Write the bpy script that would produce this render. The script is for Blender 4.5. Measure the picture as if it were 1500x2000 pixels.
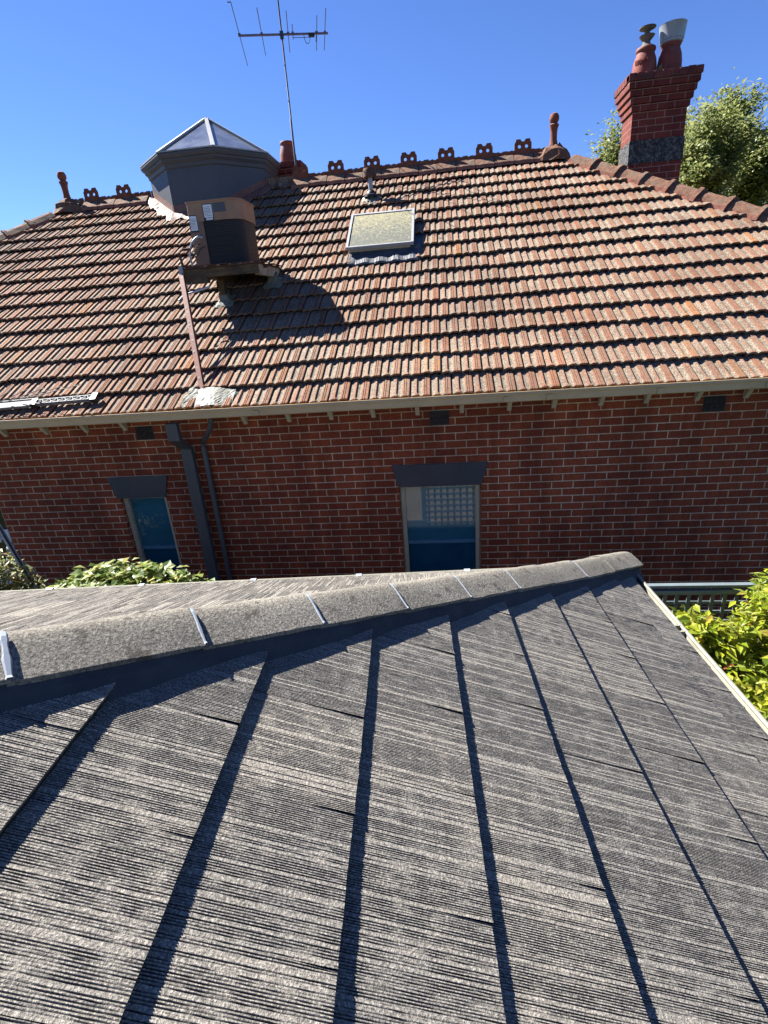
import bpy, math, random
import numpy as np
from mathutils import Vector, Matrix
R_ = math.radians
S = bpy.context.scene
for o in list(bpy.data.objects): bpy.data.objects.remove(o)

# ------------------------------------------------------------------ camera
CAM = (0.0, 0.0, 4.2)
down = np.array([203., 2640., 1017.]); down /= np.linalg.norm(down)
ax = -np.array([-8350., 250., 1017.]); ax /= np.linalg.norm(ax)
ax = ax - down * ax.dot(down); ax /= np.linalg.norm(ax)
ay = np.cross(down, ax)
if ay[2] < 0: ay = -ay
RW = np.array([ax, ay, -down])           # world <- (right, image-down, forward)
cam = bpy.data.cameras.new('camera'); co = bpy.data.objects.new('camera', cam)
S.collection.objects.link(co); S.camera = co
right, dn, fw = RW[:, 0], RW[:, 1], RW[:, 2]
M = Matrix(((right[0], -dn[0], -fw[0], CAM[0]), (right[1], -dn[1], -fw[1], CAM[1]),
            (right[2], -dn[2], -fw[2], CAM[2]), (0, 0, 0, 1)))
co.matrix_world = M
cam.sensor_fit = 'HORIZONTAL'; cam.sensor_width = 36; cam.lens = 36 * 1017 / 1500.
cam.clip_start = 0.05; cam.clip_end = 2000

# ------------------------------------------------------------------ light
SUN_EL, SUN_AZ = 46.2, -62.6             # azimuth from +Y, negative = towards -X
w = bpy.data.worlds.new('World'); S.world = w; w.use_nodes = True
nt = w.node_tree; bg = nt.nodes['Background']
sky = nt.nodes.new('ShaderNodeTexSky'); sky.sky_type = 'NISHITA'; sky.sun_disc = False
sky.sun_elevation = R_(SUN_EL); sky.sun_rotation = R_(SUN_AZ)
sky.altitude = 50; sky.air_density = 0.9; sky.dust_density = 0.0; sky.ozone_density = 4.0
tn = nt.nodes.new('ShaderNodeMixRGB'); tn.blend_type = 'MULTIPLY'; tn.inputs[0].default_value = 1; tn.inputs[2].default_value = (0.45, 0.56, 0.83, 1)
nt.links.new(sky.outputs[0], tn.inputs[1]); nt.links.new(tn.outputs[0], bg.inputs[0]); bg.inputs[1].default_value = 0.05
sl = bpy.data.lights.new('sun', 'SUN'); sl.energy = 5.0; sl.angle = R_(0.5); sl.color = (1, 0.95, 0.87)
so = bpy.data.objects.new('sun', sl); S.collection.objects.link(so)
sd = Vector((math.sin(R_(SUN_AZ)) * math.cos(R_(SUN_EL)), math.cos(R_(SUN_AZ)) * math.cos(R_(SUN_EL)), math.sin(R_(SUN_EL))))
so.rotation_euler = sd.to_track_quat('Z', 'Y').to_euler(); so.location = (-8, 4, 12)
S.view_settings.view_transform = 'Standard'; S.view_settings.look = 'None'
S.view_settings.exposure = 2.15; S.view_settings.gamma = 1.0
S.render.resolution_x = 768; S.render.resolution_y = 1024

rng = np.random.default_rng(7); random.seed(7)
C = S.collection

# ------------------------------------------------------------------ materials
def nn(t, kind, **kw):
    n = t.nodes.new('ShaderNode' + kind)
    for k, v in kw.items(): setattr(n, k, v)
    return n
def lk(t, a, b): t.links.new(a, b)
def base_mat(name, rough=0.8, spec=0.3):
    m = bpy.data.materials.new(name); m.use_nodes = True
    t = m.node_tree; b = t.nodes['Principled BSDF']
    b.inputs['Roughness'].default_value = rough; b.inputs['Specular IOR Level'].default_value = spec
    return m, t, b
def noise(t, scale, detail=4, rough=0.6, vec=None, stretch=None):
    n = nn(t, 'TexNoise'); n.inputs['Scale'].default_value = scale
    n.inputs['Detail'].default_value = detail; n.inputs['Roughness'].default_value = rough
    if vec is None:
        vec = nn(t, 'TexCoord').outputs['Object']
    if stretch:
        mp = nn(t, 'Mapping'); mp.inputs['Scale'].default_value = stretch; lk(t, vec, mp.inputs[0]); vec = mp.outputs[0]
    lk(t, vec, n.inputs['Vector']); return n.outputs['Fac']
def ramp(t, fac, stops):
    r = nn(t, 'ValToRGB'); e = r.color_ramp.elements
    while len(e) < len(stops): e.new(0.5)
    for i, (p, c) in enumerate(stops):
        e[i].position = p; e[i].color = (*c, 1) if len(c) == 3 else c
    lk(t, fac, r.inputs[0]); return r.outputs[0]
def mix(t, a, b, fac, mode='MIX'):
    m = nn(t, 'MixRGB', blend_type=mode)
    for i, v in ((1, a), (2, b)):
        if isinstance(v, tuple): m.inputs[i].default_value = (*v, 1)
        else: lk(t, v, m.inputs[i])
    if isinstance(fac, (int, float)): m.inputs[0].default_value = fac
    else: lk(t, fac, m.inputs[0])
    return m.outputs[0]
def bump(t, b, h, strength=0.5, dist=0.01):
    n = nn(t, 'Bump'); n.inputs['Strength'].default_value = strength; n.inputs['Distance'].default_value = dist
    lk(t, h, n.inputs['Height']); lk(t, n.outputs[0], b.inputs['Normal'])
def g3(v): return (v, v, v)
def plain(name, col, rough=0.7, var=0.25, scale=8, spec=0.3, metal=0.0, dirt=None, bmp=0.0, stretch=None):
    m, t, b = base_mat(name, rough, spec); b.inputs['Metallic'].default_value = metal
    f = noise(t, scale, 5, 0.65, stretch=stretch)
    lo = tuple(c * (1 - var) for c in col); hi = tuple(min(1, c * (1 + var)) for c in col)
    c = ramp(t, f, [(0.3, lo), (0.7, hi)])
    if dirt:
        f2 = noise(t, scale * 0.45, 6, 0.7)
        c = mix(t, c, dirt, ramp(t, f2, [(0.5, g3(0)), (0.68, g3(0.85))]))
    lk(t, c, b.inputs['Base Color'])
    if bmp: bump(t, b, noise(t, scale * 6, 5, 0.7), bmp, 0.01)
    return m

def brick_mat(name, c1, c2, mortar, axis='X', zoff=0.0, xoff=0.0, bump_s=0.6, soot=0.0):
    m, t, b = base_mat(name, 0.85, 0.25)
    tc = nn(t, 'TexCoord'); sp = nn(t, 'SeparateXYZ'); lk(t, tc.outputs['Object'], sp.inputs[0])
    wob = nn(t, 'TexNoise'); wob.inputs['Scale'].default_value = 26; wob.inputs['Detail'].default_value = 3; lk(t, tc.outputs['Object'], wob.inputs['Vector'])
    def add(a, k):
        x = nn(t, 'Math', operation='MULTIPLY_ADD'); lk(t, wob.outputs['Fac'], x.inputs[0]); x.inputs[1].default_value = k; lk(t, a, x.inputs[2]); return x.outputs[0]
    cb = nn(t, 'CombineXYZ')
    ax_ = nn(t, 'Math', operation='ADD'); lk(t, sp.outputs[axis], ax_.inputs[0]); ax_.inputs[1].default_value = xoff + 40 * .238
    az_ = nn(t, 'Math', operation='ADD'); lk(t, sp.outputs['Z'], az_.inputs[0]); az_.inputs[1].default_value = zoff + 20 * .0875
    lk(t, add(ax_.outputs[0], 0.006), cb.inputs[0]); lk(t, add(az_.outputs[0], 0.005), cb.inputs[1])
    br = nn(t, 'TexBrick'); lk(t, cb.outputs[0], br.inputs['Vector'])
    br.inputs['Scale'].default_value = 1; br.inputs['Brick Width'].default_value = 0.238; br.inputs['Row Height'].default_value = 0.0875
    br.inputs['Mortar Size'].default_value = 0.0056; br.inputs['Mortar Smooth'].default_value = 0.15; br.inputs['Bias'].default_value = 0.0
    br.inputs['Color1'].default_value = (*c1, 1); br.inputs['Color2'].default_value = (*c2, 1); br.inputs['Mortar'].default_value = (*mortar, 1)
    bigs = noise(t, 1.3, 3, 0.6); fine = noise(t, 38, 5, 0.7)
    c = mix(t, br.outputs['Color'], ramp(t, fine, [(0.3, g3(0.62)), (0.7, g3(1.0))]), 1.0, 'MULTIPLY')
    c = mix(t, c, ramp(t, bigs, [(0.3, (0.70, 0.66, 0.66)), (0.65, (1, 1, 1))]), 1.0, 'MULTIPLY')
    c = mix(t, c, ramp(t, noise(t, 2.2, 5, 0.7, stretch=(1.6, 1, .35)), [(0.40, (0.72, 0.70, 0.70)), (0.6, (1.05, 1.03, 1.0))]), 1.0, 'MULTIPLY')
    pale = noise(t, 7, 6, 0.75)
    c = mix(t, c, (0.30, 0.20, 0.17), ramp(t, pale, [(0.66, g3(0)), (0.8, g3(0.45))]))
    if soot:
        c = mix(t, c, (0.03, 0.025, 0.025), ramp(t, noise(t, 4, 5, 0.7), [(0.4, g3(0)), (0.7, g3(soot))]))
    lk(t, c, b.inputs['Base Color'])
    inv = nn(t, 'Math', operation='SUBTRACT'); inv.inputs[0].default_value = 1; lk(t, br.outputs['Fac'], inv.inputs[1])
    hh = nn(t, 'Math', operation='MULTIPLY_ADD'); lk(t, fine, hh.inputs[0]); hh.inputs[1].default_value = 0.5; lk(t, inv.outputs[0], hh.inputs[2])
    bump(t, b, hh.outputs[0], bump_s, 0.006)
    return m

BRICK1, BRICK2, MORT = (0.37, 0.082, 0.032), (0.26, 0.055, 0.025), (0.68, 0.54, 0.38)
ZOFF = -2.53 % .0875
M_wall = brick_mat('brick_wall', BRICK1, BRICK2, MORT, 'X', zoff=.0875 - (2.53 % .0875))
M_wall_side = brick_mat('brick_wall_side', BRICK1, BRICK2, MORT, 'Y', zoff=.0875 - (2.53 % .0875))
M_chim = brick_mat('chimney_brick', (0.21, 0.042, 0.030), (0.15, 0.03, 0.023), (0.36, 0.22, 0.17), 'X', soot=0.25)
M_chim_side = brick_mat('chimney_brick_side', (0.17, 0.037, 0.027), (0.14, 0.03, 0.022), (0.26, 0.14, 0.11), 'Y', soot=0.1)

def tile_mat(name):
    m, t, b = base_mat(name, 0.9, 0.2)
    at = nn(t, 'Attribute'); at.attribute_name = 'rnd'
    sp = nn(t, 'SeparateXYZ'); lk(t, at.outputs['Vector'], sp.inputs[0])   # x: tile id random, y: tone, z: height on profile, higher for painted groove shade
    c = ramp(t, sp.outputs['X'], [(0.0, (0.38, 0.17, 0.105)), (0.3, (0.52, 0.25, 0.155)), (0.55, (0.46, 0.255, 0.175)), (0.8, (0.42, 0.20, 0.125)), (0.93, (0.52, 0.26, 0.14)), (1.0, (0.66, 0.27, 0.09))])
    c = mix(t, c, ramp(t, noise(t, 60, 5, 0.75), [(0.34, g3(0.5)), (0.64, g3(1.12))]), 1.0, 'MULTIPLY')
    # lichen and weathering lodge in the pans of the tiles
    lich = noise(t, 42, 5, 0.75)
    pan = nn(t, 'Math', operation='MULTIPLY_ADD'); lk(t, sp.outputs['Z'], pan.inputs[0]); pan.inputs[1].default_value = -0.30
    a2 = nn(t, 'Math', operation='ADD'); lk(t, lich, a2.inputs[0]); lk(t, pan.outputs[0], a2.inputs[1]); pan.inputs[2].default_value = 0.20
    a3 = nn(t, 'Math', operation='MULTIPLY_ADD'); lk(t, sp.outputs['Y'], a3.inputs[0]); a3.inputs[1].default_value = 0.07; lk(t, a2.outputs[0], a3.inputs[2])
    bigm = noise(t, 0.55, 4, 0.6)
    a4 = nn(t, 'Math', operation='MULTIPLY_ADD'); lk(t, bigm, a4.inputs[0]); a4.inputs[1].default_value = 0.26; lk(t, a3.outputs[0], a4.inputs[2])
    lc = ramp(t, noise(t, 90, 4, 0.7), [(0.38, (0.08, 0.076, 0.062)), (0.5, (0.27, 0.255, 0.205)), (0.64, (0.68, 0.64, 0.54))])
    c = mix(t, c, lc, ramp(t, a4.outputs[0], [(0.575, g3(0)), (0.70, g3(0.88))]))
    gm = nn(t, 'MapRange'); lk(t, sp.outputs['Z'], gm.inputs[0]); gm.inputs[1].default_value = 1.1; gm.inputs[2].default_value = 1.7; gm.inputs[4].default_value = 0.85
    c = mix(t, c, (0.055, 0.035, 0.026), gm.outputs[0])  # shade painted into the band grooves and low side edges
    dk = noise(t, 17, 6, 0.8)
    c = mix(t, c, (0.05, 0.043, 0.035), ramp(t, dk, [(0.54, g3(0)), (0.70, g3(0.75))]))
    c = mix(t, c, ramp(t, noise(t, 1.1, 5, 0.65), [(0.36, (0.72, 0.70, 0.68)), (0.62, (1.08, 1.02, 0.96))]), 1.0, 'MULTIPLY')
    c = mix(t, c, g3(0.48), 1.0, 'MULTIPLY')
    lk(t, c, b.inputs['Base Color'])
    bump(t, b, noise(t, 120, 5, 0.7), 0.5, 0.004)
    return m
M_tile = tile_mat('terracotta_tile')
M_cap = plain('terracotta_ridge', (0.14, 0.072, 0.047), 0.9, 0.4, 17, 0.2, dirt=(0.12, 0.11, 0.085), bmp=0.8)
M_crest = plain('terracotta_crest', (0.17, 0.06, 0.036), 0.9, 0.3, 16, 0.2, dirt=(0.07, 0.05, 0.04), bmp=0.4)
M_bed = plain('pointing_mortar', (0.21, 0.09, 0.065), 0.95, 0.3, 20, 0.1, dirt=(0.10, 0.08, 0.07), bmp=0.7)
M_pot = plain('red_clay_pot', (0.16, 0.037, 0.028), 0.75, 0.25, 11, 0.3, dirt=(0.14, 0.07, 0.06), bmp=0.3)
M_tan = plain('tan_gutter_paint', (0.42, 0.30, 0.16), 0.5, 0.10, 3, 0.4)
M_tanbr = plain('grey_tan_paint', (0.42, 0.36, 0.26), 0.6, 0.12, 12, 0.3)
M_slate = plain('slate_grey_paint', (0.060, 0.067, 0.078), 0.55, 0.12, 5, 0.35)
M_slate_d = plain('dark_grey_paint', (0.035, 0.04, 0.055), 0.45, 0.15, 5, 0.4)
M_pipe = plain('charcoal_downpipe', (0.06, 0.065, 0.075), 0.45, 0.12, 5, 0.4)
M_lead = plain('lead_flashing', (0.115, 0.12, 0.105), 0.6, 0.25, 6, 0.3, dirt=(0.11, 0.105, 0.06), bmp=0.3)
M_pink = plain('painted_lead_flashing', (0.14, 0.062, 0.048), 0.6, 0.2, 9, 0.4, dirt=(0.14, 0.095, 0.078), bmp=0.6)
M_galv = plain('galvanised_steel', (0.24, 0.27, 0.30), 0.5, 0.15, 8, 0.5, metal=0.3, stretch=(1, 1, 0.3))
M_rust = plain('rusty_steel', (0.075, 0.036, 0.026), 0.8, 0.5, 14, 0.3, dirt=(0.05, 0.035, 0.03), bmp=0.5)
M_whal = plain('white_aluminium', (0.27, 0.28, 0.29), 0.5, 0.1, 10, 0.4)
M_alu = plain('aluminium', (0.11, 0.115, 0.125), 0.7, 0.35, 22, 0.3, metal=0.0)
M_black = plain('black_plastic', (0.012, 0.012, 0.014), 0.5, 0.3, 20, 0.4)
M_case = plain('brown_enamel', (0.15, 0.085, 0.05), 0.5, 0.12, 4, 0.45, dirt=(0.10, 0.055, 0.035))
M_wood = plain('weathered_timber', (0.085, 0.06, 0.034), 0.85, 0.45, 7, 0.2, dirt=(0.03, 0.022, 0.018), stretch=(1, 1, 6), bmp=0.4)
M_redsteel = plain('red_oxide_angle_iron', (0.13, 0.036, 0.027), 0.7, 0.25, 12, 0.3, dirt=(0.16, 0.08, 0.06))
M_silic = plain('white_silicone', (0.22, 0.25, 0.29), 0.45, 0.12, 40, 0.5)
M_paper = plain('white_label', (0.62, 0.66, 0.70), 0.6, 0.1, 30)
M_cream = plain('cream_gutter', (0.235, 0.228, 0.185), 0.5, 0.12, 7, 0.3, dirt=(0.14, 0.135, 0.105))
M_creamw = plain('cream_render', (0.34, 0.29, 0.22), 0.9, 0.15, 4, 0.2)
M_fence = plain('blue_grey_fence_paint', (0.10, 0.125, 0.14), 0.5, 0.15, 8, 0.4)
M_blue = plain('blue_paint', (0.045, 0.14, 0.23), 0.5, 0.08, 5, 0.4)
M_vent = plain('dark_terracotta_vent', (0.05, 0.028, 0.024), 0.95, 0.8, 60, 0.1, bmp=1.0)
M_bark = plain('bark', (0.12, 0.09, 0.065), 0.95, 0.35, 12, 0.1, bmp=0.8)
M_curtain = plain('white_curtain', (0.5, 0.5, 0.52), 0.9, 0.3, 10, 0.1, stretch=(6, 1, 0.6))
M_cable = plain('grey_cable', (0.30, 0.33, 0.37), 0.5, 0.1, 8, 0.4)
M_ant = plain('antenna_metal', (0.13, 0.11, 0.16), 0.5, 0.25, 9, 0.5, metal=0.3)
M_floor = plain('concrete_path', (0.10, 0.095, 0.085), 0.95, 0.25, 3, 0.1, bmp=0.4)
M_ground = plain('soil_and_lawn', (0.04, 0.05, 0.022), 0.98, 0.5, 1.5, 0.1, bmp=0.5)

# pebble render band of the chimney
def pebble():
    m, t, b = base_mat('roughcast_render', 0.95, 0.2)
    f = noise(t, 30, 6, 0.8)
    lk(t, ramp(t, f, [(0.40, (0.02, 0.021, 0.024)), (0.52, (0.06, 0.062, 0.065)), (0.66, (0.24, 0.24, 0.23))]), b.inputs['Base Color'])
    bump(t, b, f, 1.0, 0.03); return m
M_pebble = pebble()

def glass_mat(name, col, rough=0.04, spec=0.6):
    m, t, b = base_mat(name, rough, spec)
    f = noise(t, 3.5, 4, 0.6)
    lk(t, ramp(t, f, [(0.3, tuple(c * 0.85 for c in col)), (0.7, tuple(c * 1.15 for c in col))]), b.inputs['Base Color'])
    b.inputs['IOR'].default_value = 1.5
    return m
M_glass = glass_mat('blue_backed_glass', (0.026, 0.115, 0.165), 0.03, 1.0)
M_glass_d = glass_mat('deep_blue_backed_glass', (0.010, 0.058, 0.105), 0.05, 0.25)
M_dark = glass_mat('dark_interior_glass', (0.006, 0.006, 0.008), 0.08, 0.5)
def lantern_glass():
    m, t, b = base_mat('dusty_lantern_glass', 0.16, 0.7)
    f = noise(t, 2.2, 6, 0.7, stretch=(1, 1, 0.4)); f2 = noise(t, 14, 6, 0.7)
    c = ramp(t, f, [(0.35, (0.06, 0.07, 0.10)), (0.62, (0.14, 0.155, 0.19))])
    c = mix(t, c, (0.20, 0.21, 0.21), ramp(t, f2, [(0.56, g3(0)), (0.75, g3(0.6))]))
    lk(t, c, b.inputs['Base Color']); return m
M_lglass = lantern_glass()
def skylight_panel():
    m, t, b = base_mat('weathered_fibreglass_panel', 0.75, 0.25)
    a = noise(t, 9, 6, 0.8, stretch=(5, 1, 1)); s = noise(t, 30, 5, 0.8)
    tc = nn(t, 'TexCoord'); sp = nn(t, 'SeparateXYZ'); lk(t, tc.outputs['Object'], sp.inputs[0])
    mr = nn(t, 'MapRange'); lk(t, sp.outputs['Y'], mr.inputs[0]); mr.inputs[1].default_value = 8.0; mr.inputs[2].default_value = 8.8; mr.inputs[3].default_value = 0.13; mr.inputs[4].default_value = -0.05
    sm = nn(t, 'Math', operation='ADD'); lk(t, s, sm.inputs[0]); lk(t, mr.outputs[0], sm.inputs[1])
    c = ramp(t, a, [(0.3, (0.10, 0.10, 0.065)), (0.5, (0.235, 0.215, 0.125)), (0.72, (0.30, 0.27, 0.15))])
    c = mix(t, c, (0.07, 0.08, 0.075), ramp(t, sm.outputs[0], [(0.50, g3(0)), (0.60, g3(0.9))]))
    lk(t, c, b.inputs['Base Color']); bump(t, b, s, 0.4, 0.004); return m
M_panel = skylight_panel()
def grille_mat():
    m, t, b = base_mat('dark_condenser_coil', 0.55, 0.3)
    tc = nn(t, 'TexCoord'); wv = nn(t, 'TexWave', bands_direction='Z'); lk(t, tc.outputs['Object'], wv.inputs[0]); wv.inputs['Scale'].default_value = 14; wv.inputs['Distortion'].default_value = 0.4
    c = ramp(t, wv.outputs['Fac'], [(0.2, (0.006, 0.006, 0.006)), (0.8, (0.022, 0.02, 0.019))])
    c = mix(t, c, (0.25, 0.23, 0.2), ramp(t, noise(t, 26, 4, 0.8, stretch=(1, 1, 0.3)), [(0.70, g3(0)), (0.78, g3(0.5))]))
    lk(t, c, b.inputs['Base Color']); bump(t, b, wv.outputs['Fac'], 0.5, 0.005); return m
M_coil = grille_mat()
M_case2 = plain('tan_enamel', (0.27, 0.155, 0.085), 0.5, 0.10, 4, 0.45, dirt=(0.19, 0.105, 0.06))

def shake_mat(name, col, dark):
    m, t, b = base_mat(name, 0.92, 0.25)
    at = nn(t, 'Attribute'); at.attribute_name = 'rnd'
    sp = nn(t, 'SeparateXYZ'); lk(t, at.outputs['Vector'], sp.inputs[0])
    f = noise(t, 190, 3, 0.7)
    c = ramp(t, f, [(0.32, tuple(v * 0.5 for v in col)), (0.5, col), (0.68, tuple(min(1, v * 2.0) for v in col))])
    c = mix(t, c, ramp(t, sp.outputs['X'], [(0, (0.86, 0.85, 0.85)), (1, (1.06, 1.03, 1.0))]), 1.0, 'MULTIPLY')
    c = mix(t, c, dark, ramp(t, sp.outputs['Z'], [(0.05, g3(0.0)), (0.6, g3(0.95))]))     # dirt and painted shade in the combed grooves, painted shade on the risers
    st = noise(t, 1.6, 6, 0.75)
    c = mix(t, c, ramp(t, st, [(0.38, (0.87, 0.87, 0.88)), (0.62, (1.05, 1.03, 1.0))]), 1.0, 'MULTIPLY')
    lk(t, c, b.inputs['Base Color'])
    bump(t, b, f, 0.9, 0.004)
    return m
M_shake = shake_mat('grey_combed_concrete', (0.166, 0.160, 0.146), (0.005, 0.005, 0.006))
def capconc():
    m, t, b = base_mat('sandy_concrete_cap', 0.92, 0.25)
    f = noise(t, 120, 4, 0.75)
    c = ramp(t, f, [(0.28, (0.05, 0.046, 0.039)), (0.5, (0.172, 0.159, 0.135)), (0.72, (0.37, 0.345, 0.295))])
    c = mix(t, c, (0.055, 0.046, 0.038), ramp(t, noise(t, 17, 5, 0.6), [(0.58, g3(0)), (0.66, g3(0.75))]))
    c = mix(t, c, ramp(t, noise(t, 2.5, 4, 0.6), [(0.3, g3(0.7)), (0.7, g3(1.05))]), 1.0, 'MULTIPLY')
    lk(t, c, b.inputs['Base Color']); bump(t, b, f, 1.0, 0.006); return m
M_ccap = capconc()
M_point = plain('charcoal_pointing', (0.040, 0.043, 0.050), 0.8, 0.2, 10, 0.2, bmp=0.5)

def leaf_mat(name, stops, trans=0.35):
    m, t, b = base_mat(name, 0.45, 0.35)
    at = nn(t, 'Attribute'); at.attribute_name = 'rnd'
    sp = nn(t, 'SeparateXYZ'); lk(t, at.outputs['Vector'], sp.inputs[0])
    c = ramp(t, sp.outputs['X'], stops); lk(t, c, b.inputs['Base Color'])
    tr = nn(t, 'BsdfTranslucent'); lk(t, mix(t, c, (1.0, 1.0, 0.5), 0.25), tr.inputs[0])
    ms = nn(t, 'MixShader'); ms.inputs[0].default_value = trans
    out = t.nodes['Material Output']; lk(t, b.outputs[0], ms.inputs[1]); lk(t, tr.outputs[0], ms.inputs[2]); lk(t, ms.outputs[0], out.inputs[0])
    return m
M_leaf_y = leaf_mat('lime_leaves', [(0, (0.045, 0.08, 0.007)), (0.35, (0.16, 0.22, 0.012)), (0.8, (0.34, 0.37, 0.022)), (0.97, (0.27, 0.25, 0.04)), (1.0, (0.25, 0.045, 0.027))], 0.5)
M_leaf_i = leaf_mat('ivy_leaves', [(0, (0.035, 0.075, 0.01)), (0.5, (0.10, 0.155, 0.02)), (0.8, (0.23, 0.26, 0.07)), (0.93, (0.32, 0.27, 0.04)), (1.0, (0.18, 0.08, 0.03))], 0.35)
M_leaf_t = leaf_mat('tree_leaves', [(0, (0.028, 0.052, 0.009)), (0.5, (0.075, 0.115, 0.016)), (1.0, (0.165, 0.20, 0.025))], 0.35)
M_leaf_v = leaf_mat('variegated_leaves', [(0, (0.05, 0.07, 0.015)), (0.5, (0.16, 0.19, 0.06)), (0.85, (0.3, 0.3, 0.14)), (1.0, (0.25, 0.03, 0.03))], 0.3)

# ------------------------------------------------------------------ object helpers
def tag(o, label=None, cat=None, group=None, kind=None):
    if label: o['label'] = label
    if cat: o['category'] = cat
    if group: o['group'] = group
    if kind: o['kind'] = kind
    return o
def empty(name, loc, **kw):
    o = bpy.data.objects.new(name, None); C.objects.link(o); o.location = loc; o.empty_display_size = .2; return tag(o, **kw)
def wloc(o):
    v = Vector(o.location)
    while o.parent: o = o.parent; v += Vector(o.location)
    return v
def link(name, me, mat, parent=None, smooth=False):
    o = bpy.data.objects.new(name, me); C.objects.link(o)
    for m in (mat if isinstance(mat, (list, tuple)) else [mat]): me.materials.append(m)
    if parent is not None:
        o.parent = parent; o.location = -wloc(parent)      # meshes are written in world coordinates
    if smooth:
        for p in me.polygons: p.use_smooth = True
    return o
class MB:
    def __init__(s): s.v = []; s.f = []; s.m = []
    def add(s, vs, fs, mi=0):
        k = len(s.v); s.v += [tuple(map(float, v)) for v in vs]; s.f += [tuple(i + k for i in f) for f in fs]; s.m += [mi] * len(fs); return s
    def box(s, x0, x1, y0, y1, z0, z1, mi=0):
        vs = [(x, y, z) for x in (x0, x1) for y in (y0, y1) for z in (z0, z1)]
        return s.add(vs, [(0, 1, 3, 2), (4, 6, 7, 5), (0, 4, 5, 1), (2, 3, 7, 6), (0, 2, 6, 4), (1, 5, 7, 3)], mi)
    def obox(s, c, X, Y, Z, mi=0):                          # oriented box: centre + half-axis vectors
        c, X, Y, Z = map(np.array, (c, X, Y, Z)); vs = [c + a * X + b * Y + d * Z for a in (-1, 1) for b in (-1, 1) for d in (-1, 1)]
        return s.add(vs, [(0, 1, 3, 2), (4, 6, 7, 5), (0, 4, 5, 1), (2, 3, 7, 6), (0, 2, 6, 4), (1, 5, 7, 3)], mi)
    def bar(s, a, b, w_, h_, up=(0, 0, 1), mi=0):
        a, b = np.array(a, float), np.array(b, float); d = b - a; L = np.linalg.norm(d); d = d / L
        x = np.cross(d, up); x = x / np.linalg.norm(x); y = np.cross(x, d)
        return s.obox((a + b) / 2, d * L / 2, x * w_ / 2, y * h_ / 2, mi)
    def tube(s, pts, r, n=8, mi=0, cap=True):
        pts = [np.array(p, float) for p in pts]; rs = r if hasattr(r, '__len__') else [r] * len(pts); rings = []
        ref = np.array((0.123, 0.05, 1.0)); k = len(s.v)
        for i, p in enumerate(pts):
            d = pts[min(i + 1, len(pts) - 1)] - pts[max(i - 1, 0)]; d = d / np.linalg.norm(d)
            if abs(d.dot(ref / np.linalg.norm(ref))) > 0.98: rf = np.array((1., 0, 0))
            else: rf = ref
            x = np.cross(d, rf); x /= np.linalg.norm(x); y = np.cross(d, x)
            s.v += [tuple(p + rs[i] * (math.cos(2 * math.pi * j / n) * x + math.sin(2 * math.pi * j / n) * y)) for j in range(n)]
        fs = [(k + i * n + j, k + i * n + (j + 1) % n, k + (i + 1) * n + (j + 1) % n, k + (i + 1) * n + j) for i in range(len(pts) - 1) for j in range(n)]
        if cap: fs += [tuple(k + j for j in range(n))[::-1], tuple(k + (len(pts) - 1) * n + j for j in range(n))]
        s.f += fs; s.m += [mi] * len(fs); return s
    def lathe(s, c, prof, n=28, mi=0):
        k = len(s.v); c = np.array(c, float)
        for (r, z) in prof: s.v += [(c[0] + r * math.cos(2 * math.pi * j / n), c[1] + r * math.sin(2 * math.pi * j / n), c[2] + z) for j in range(n)]
        fs = [(k + i * n + j, k + i * n + (j + 1) % n, k + (i + 1) * n + (j + 1) % n, k + (i + 1) * n + j) for i in range(len(prof) - 1) for j in range(n)]
        s.f += fs; s.m += [mi] * len(fs); return s
    def build(s, name, mat, parent=None, smooth=False, bev=0):
        me = bpy.data.meshes.new(name); me.from_pydata(s.v, [], s.f); me.update()
        if isinstance(mat, (list, tuple)):
            me.polygons.foreach_set('material_index', s.m)
        o = link(name, me, mat, parent, smooth)
        if bev:
            md = o.modifiers.new('b', 'BEVEL'); md.width = bev; md.segments = 2; md.limit_method = 'ANGLE'; md.angle_limit = R_(40)
        if smooth:
            md = o.modifiers.new('e', 'EDGE_SPLIT'); md.split_angle = R_(38)
        return o
def npmesh(name, V, F, mat, parent=None, attr=None, smooth=False):
    me = bpy.data.meshes.new(name); n = F.shape[1]
    me.vertices.add(len(V)); me.vertices.foreach_set('co', V.astype(np.float32).ravel())
    me.loops.add(F.size); me.loops.foreach_set('vertex_index', F.astype(np.int32).ravel())
    me.polygons.add(len(F)); me.polygons.foreach_set('loop_start', (np.arange(len(F)) * n).astype(np.int32))
    if attr is not None:
        a = me.attributes.new('rnd', 'FLOAT_VECTOR', 'POINT'); a.data.foreach_set('vector', attr.astype(np.float32).ravel())
    me.update(calc_edges=True); me.validate()
    o = link(name, me, mat, parent)
    me.polygons.foreach_set('use_smooth', [smooth] * len(me.polygons))
    return o
def copy_part(o, parent, dv):
    c = o.copy(); C.objects.link(c); c.parent = parent; c.location = Vector(o.location) + Vector(dv); return c
def shape2d(name, outline, holes, thick, mat, parent, to3):
    cu = bpy.data.curves.new(name, 'CURVE'); cu.dimensions = '2D'; cu.fill_mode = 'BOTH'; cu.extrude = thick / 2
    for pts in [outline] + holes:
        sp = cu.splines.new('POLY'); sp.points.add(len(pts) - 1); sp.use_cyclic_u = True
        for i, p in enumerate(pts): sp.points[i].co = (p[0], p[1], 0, 1)
    tmp = bpy.data.objects.new('tmp', cu); C.objects.link(tmp)
    me = bpy.data.meshes.new_from_object(tmp.evaluated_get(bpy.context.evaluated_depsgraph_get()))
    bpy.data.objects.remove(tmp); bpy.data.curves.remove(cu)
    for v in me.vertices: v.co = Vector(to3(v.co.x, v.co.y, v.co.z))
    me.materials.clear(); return me

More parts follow.
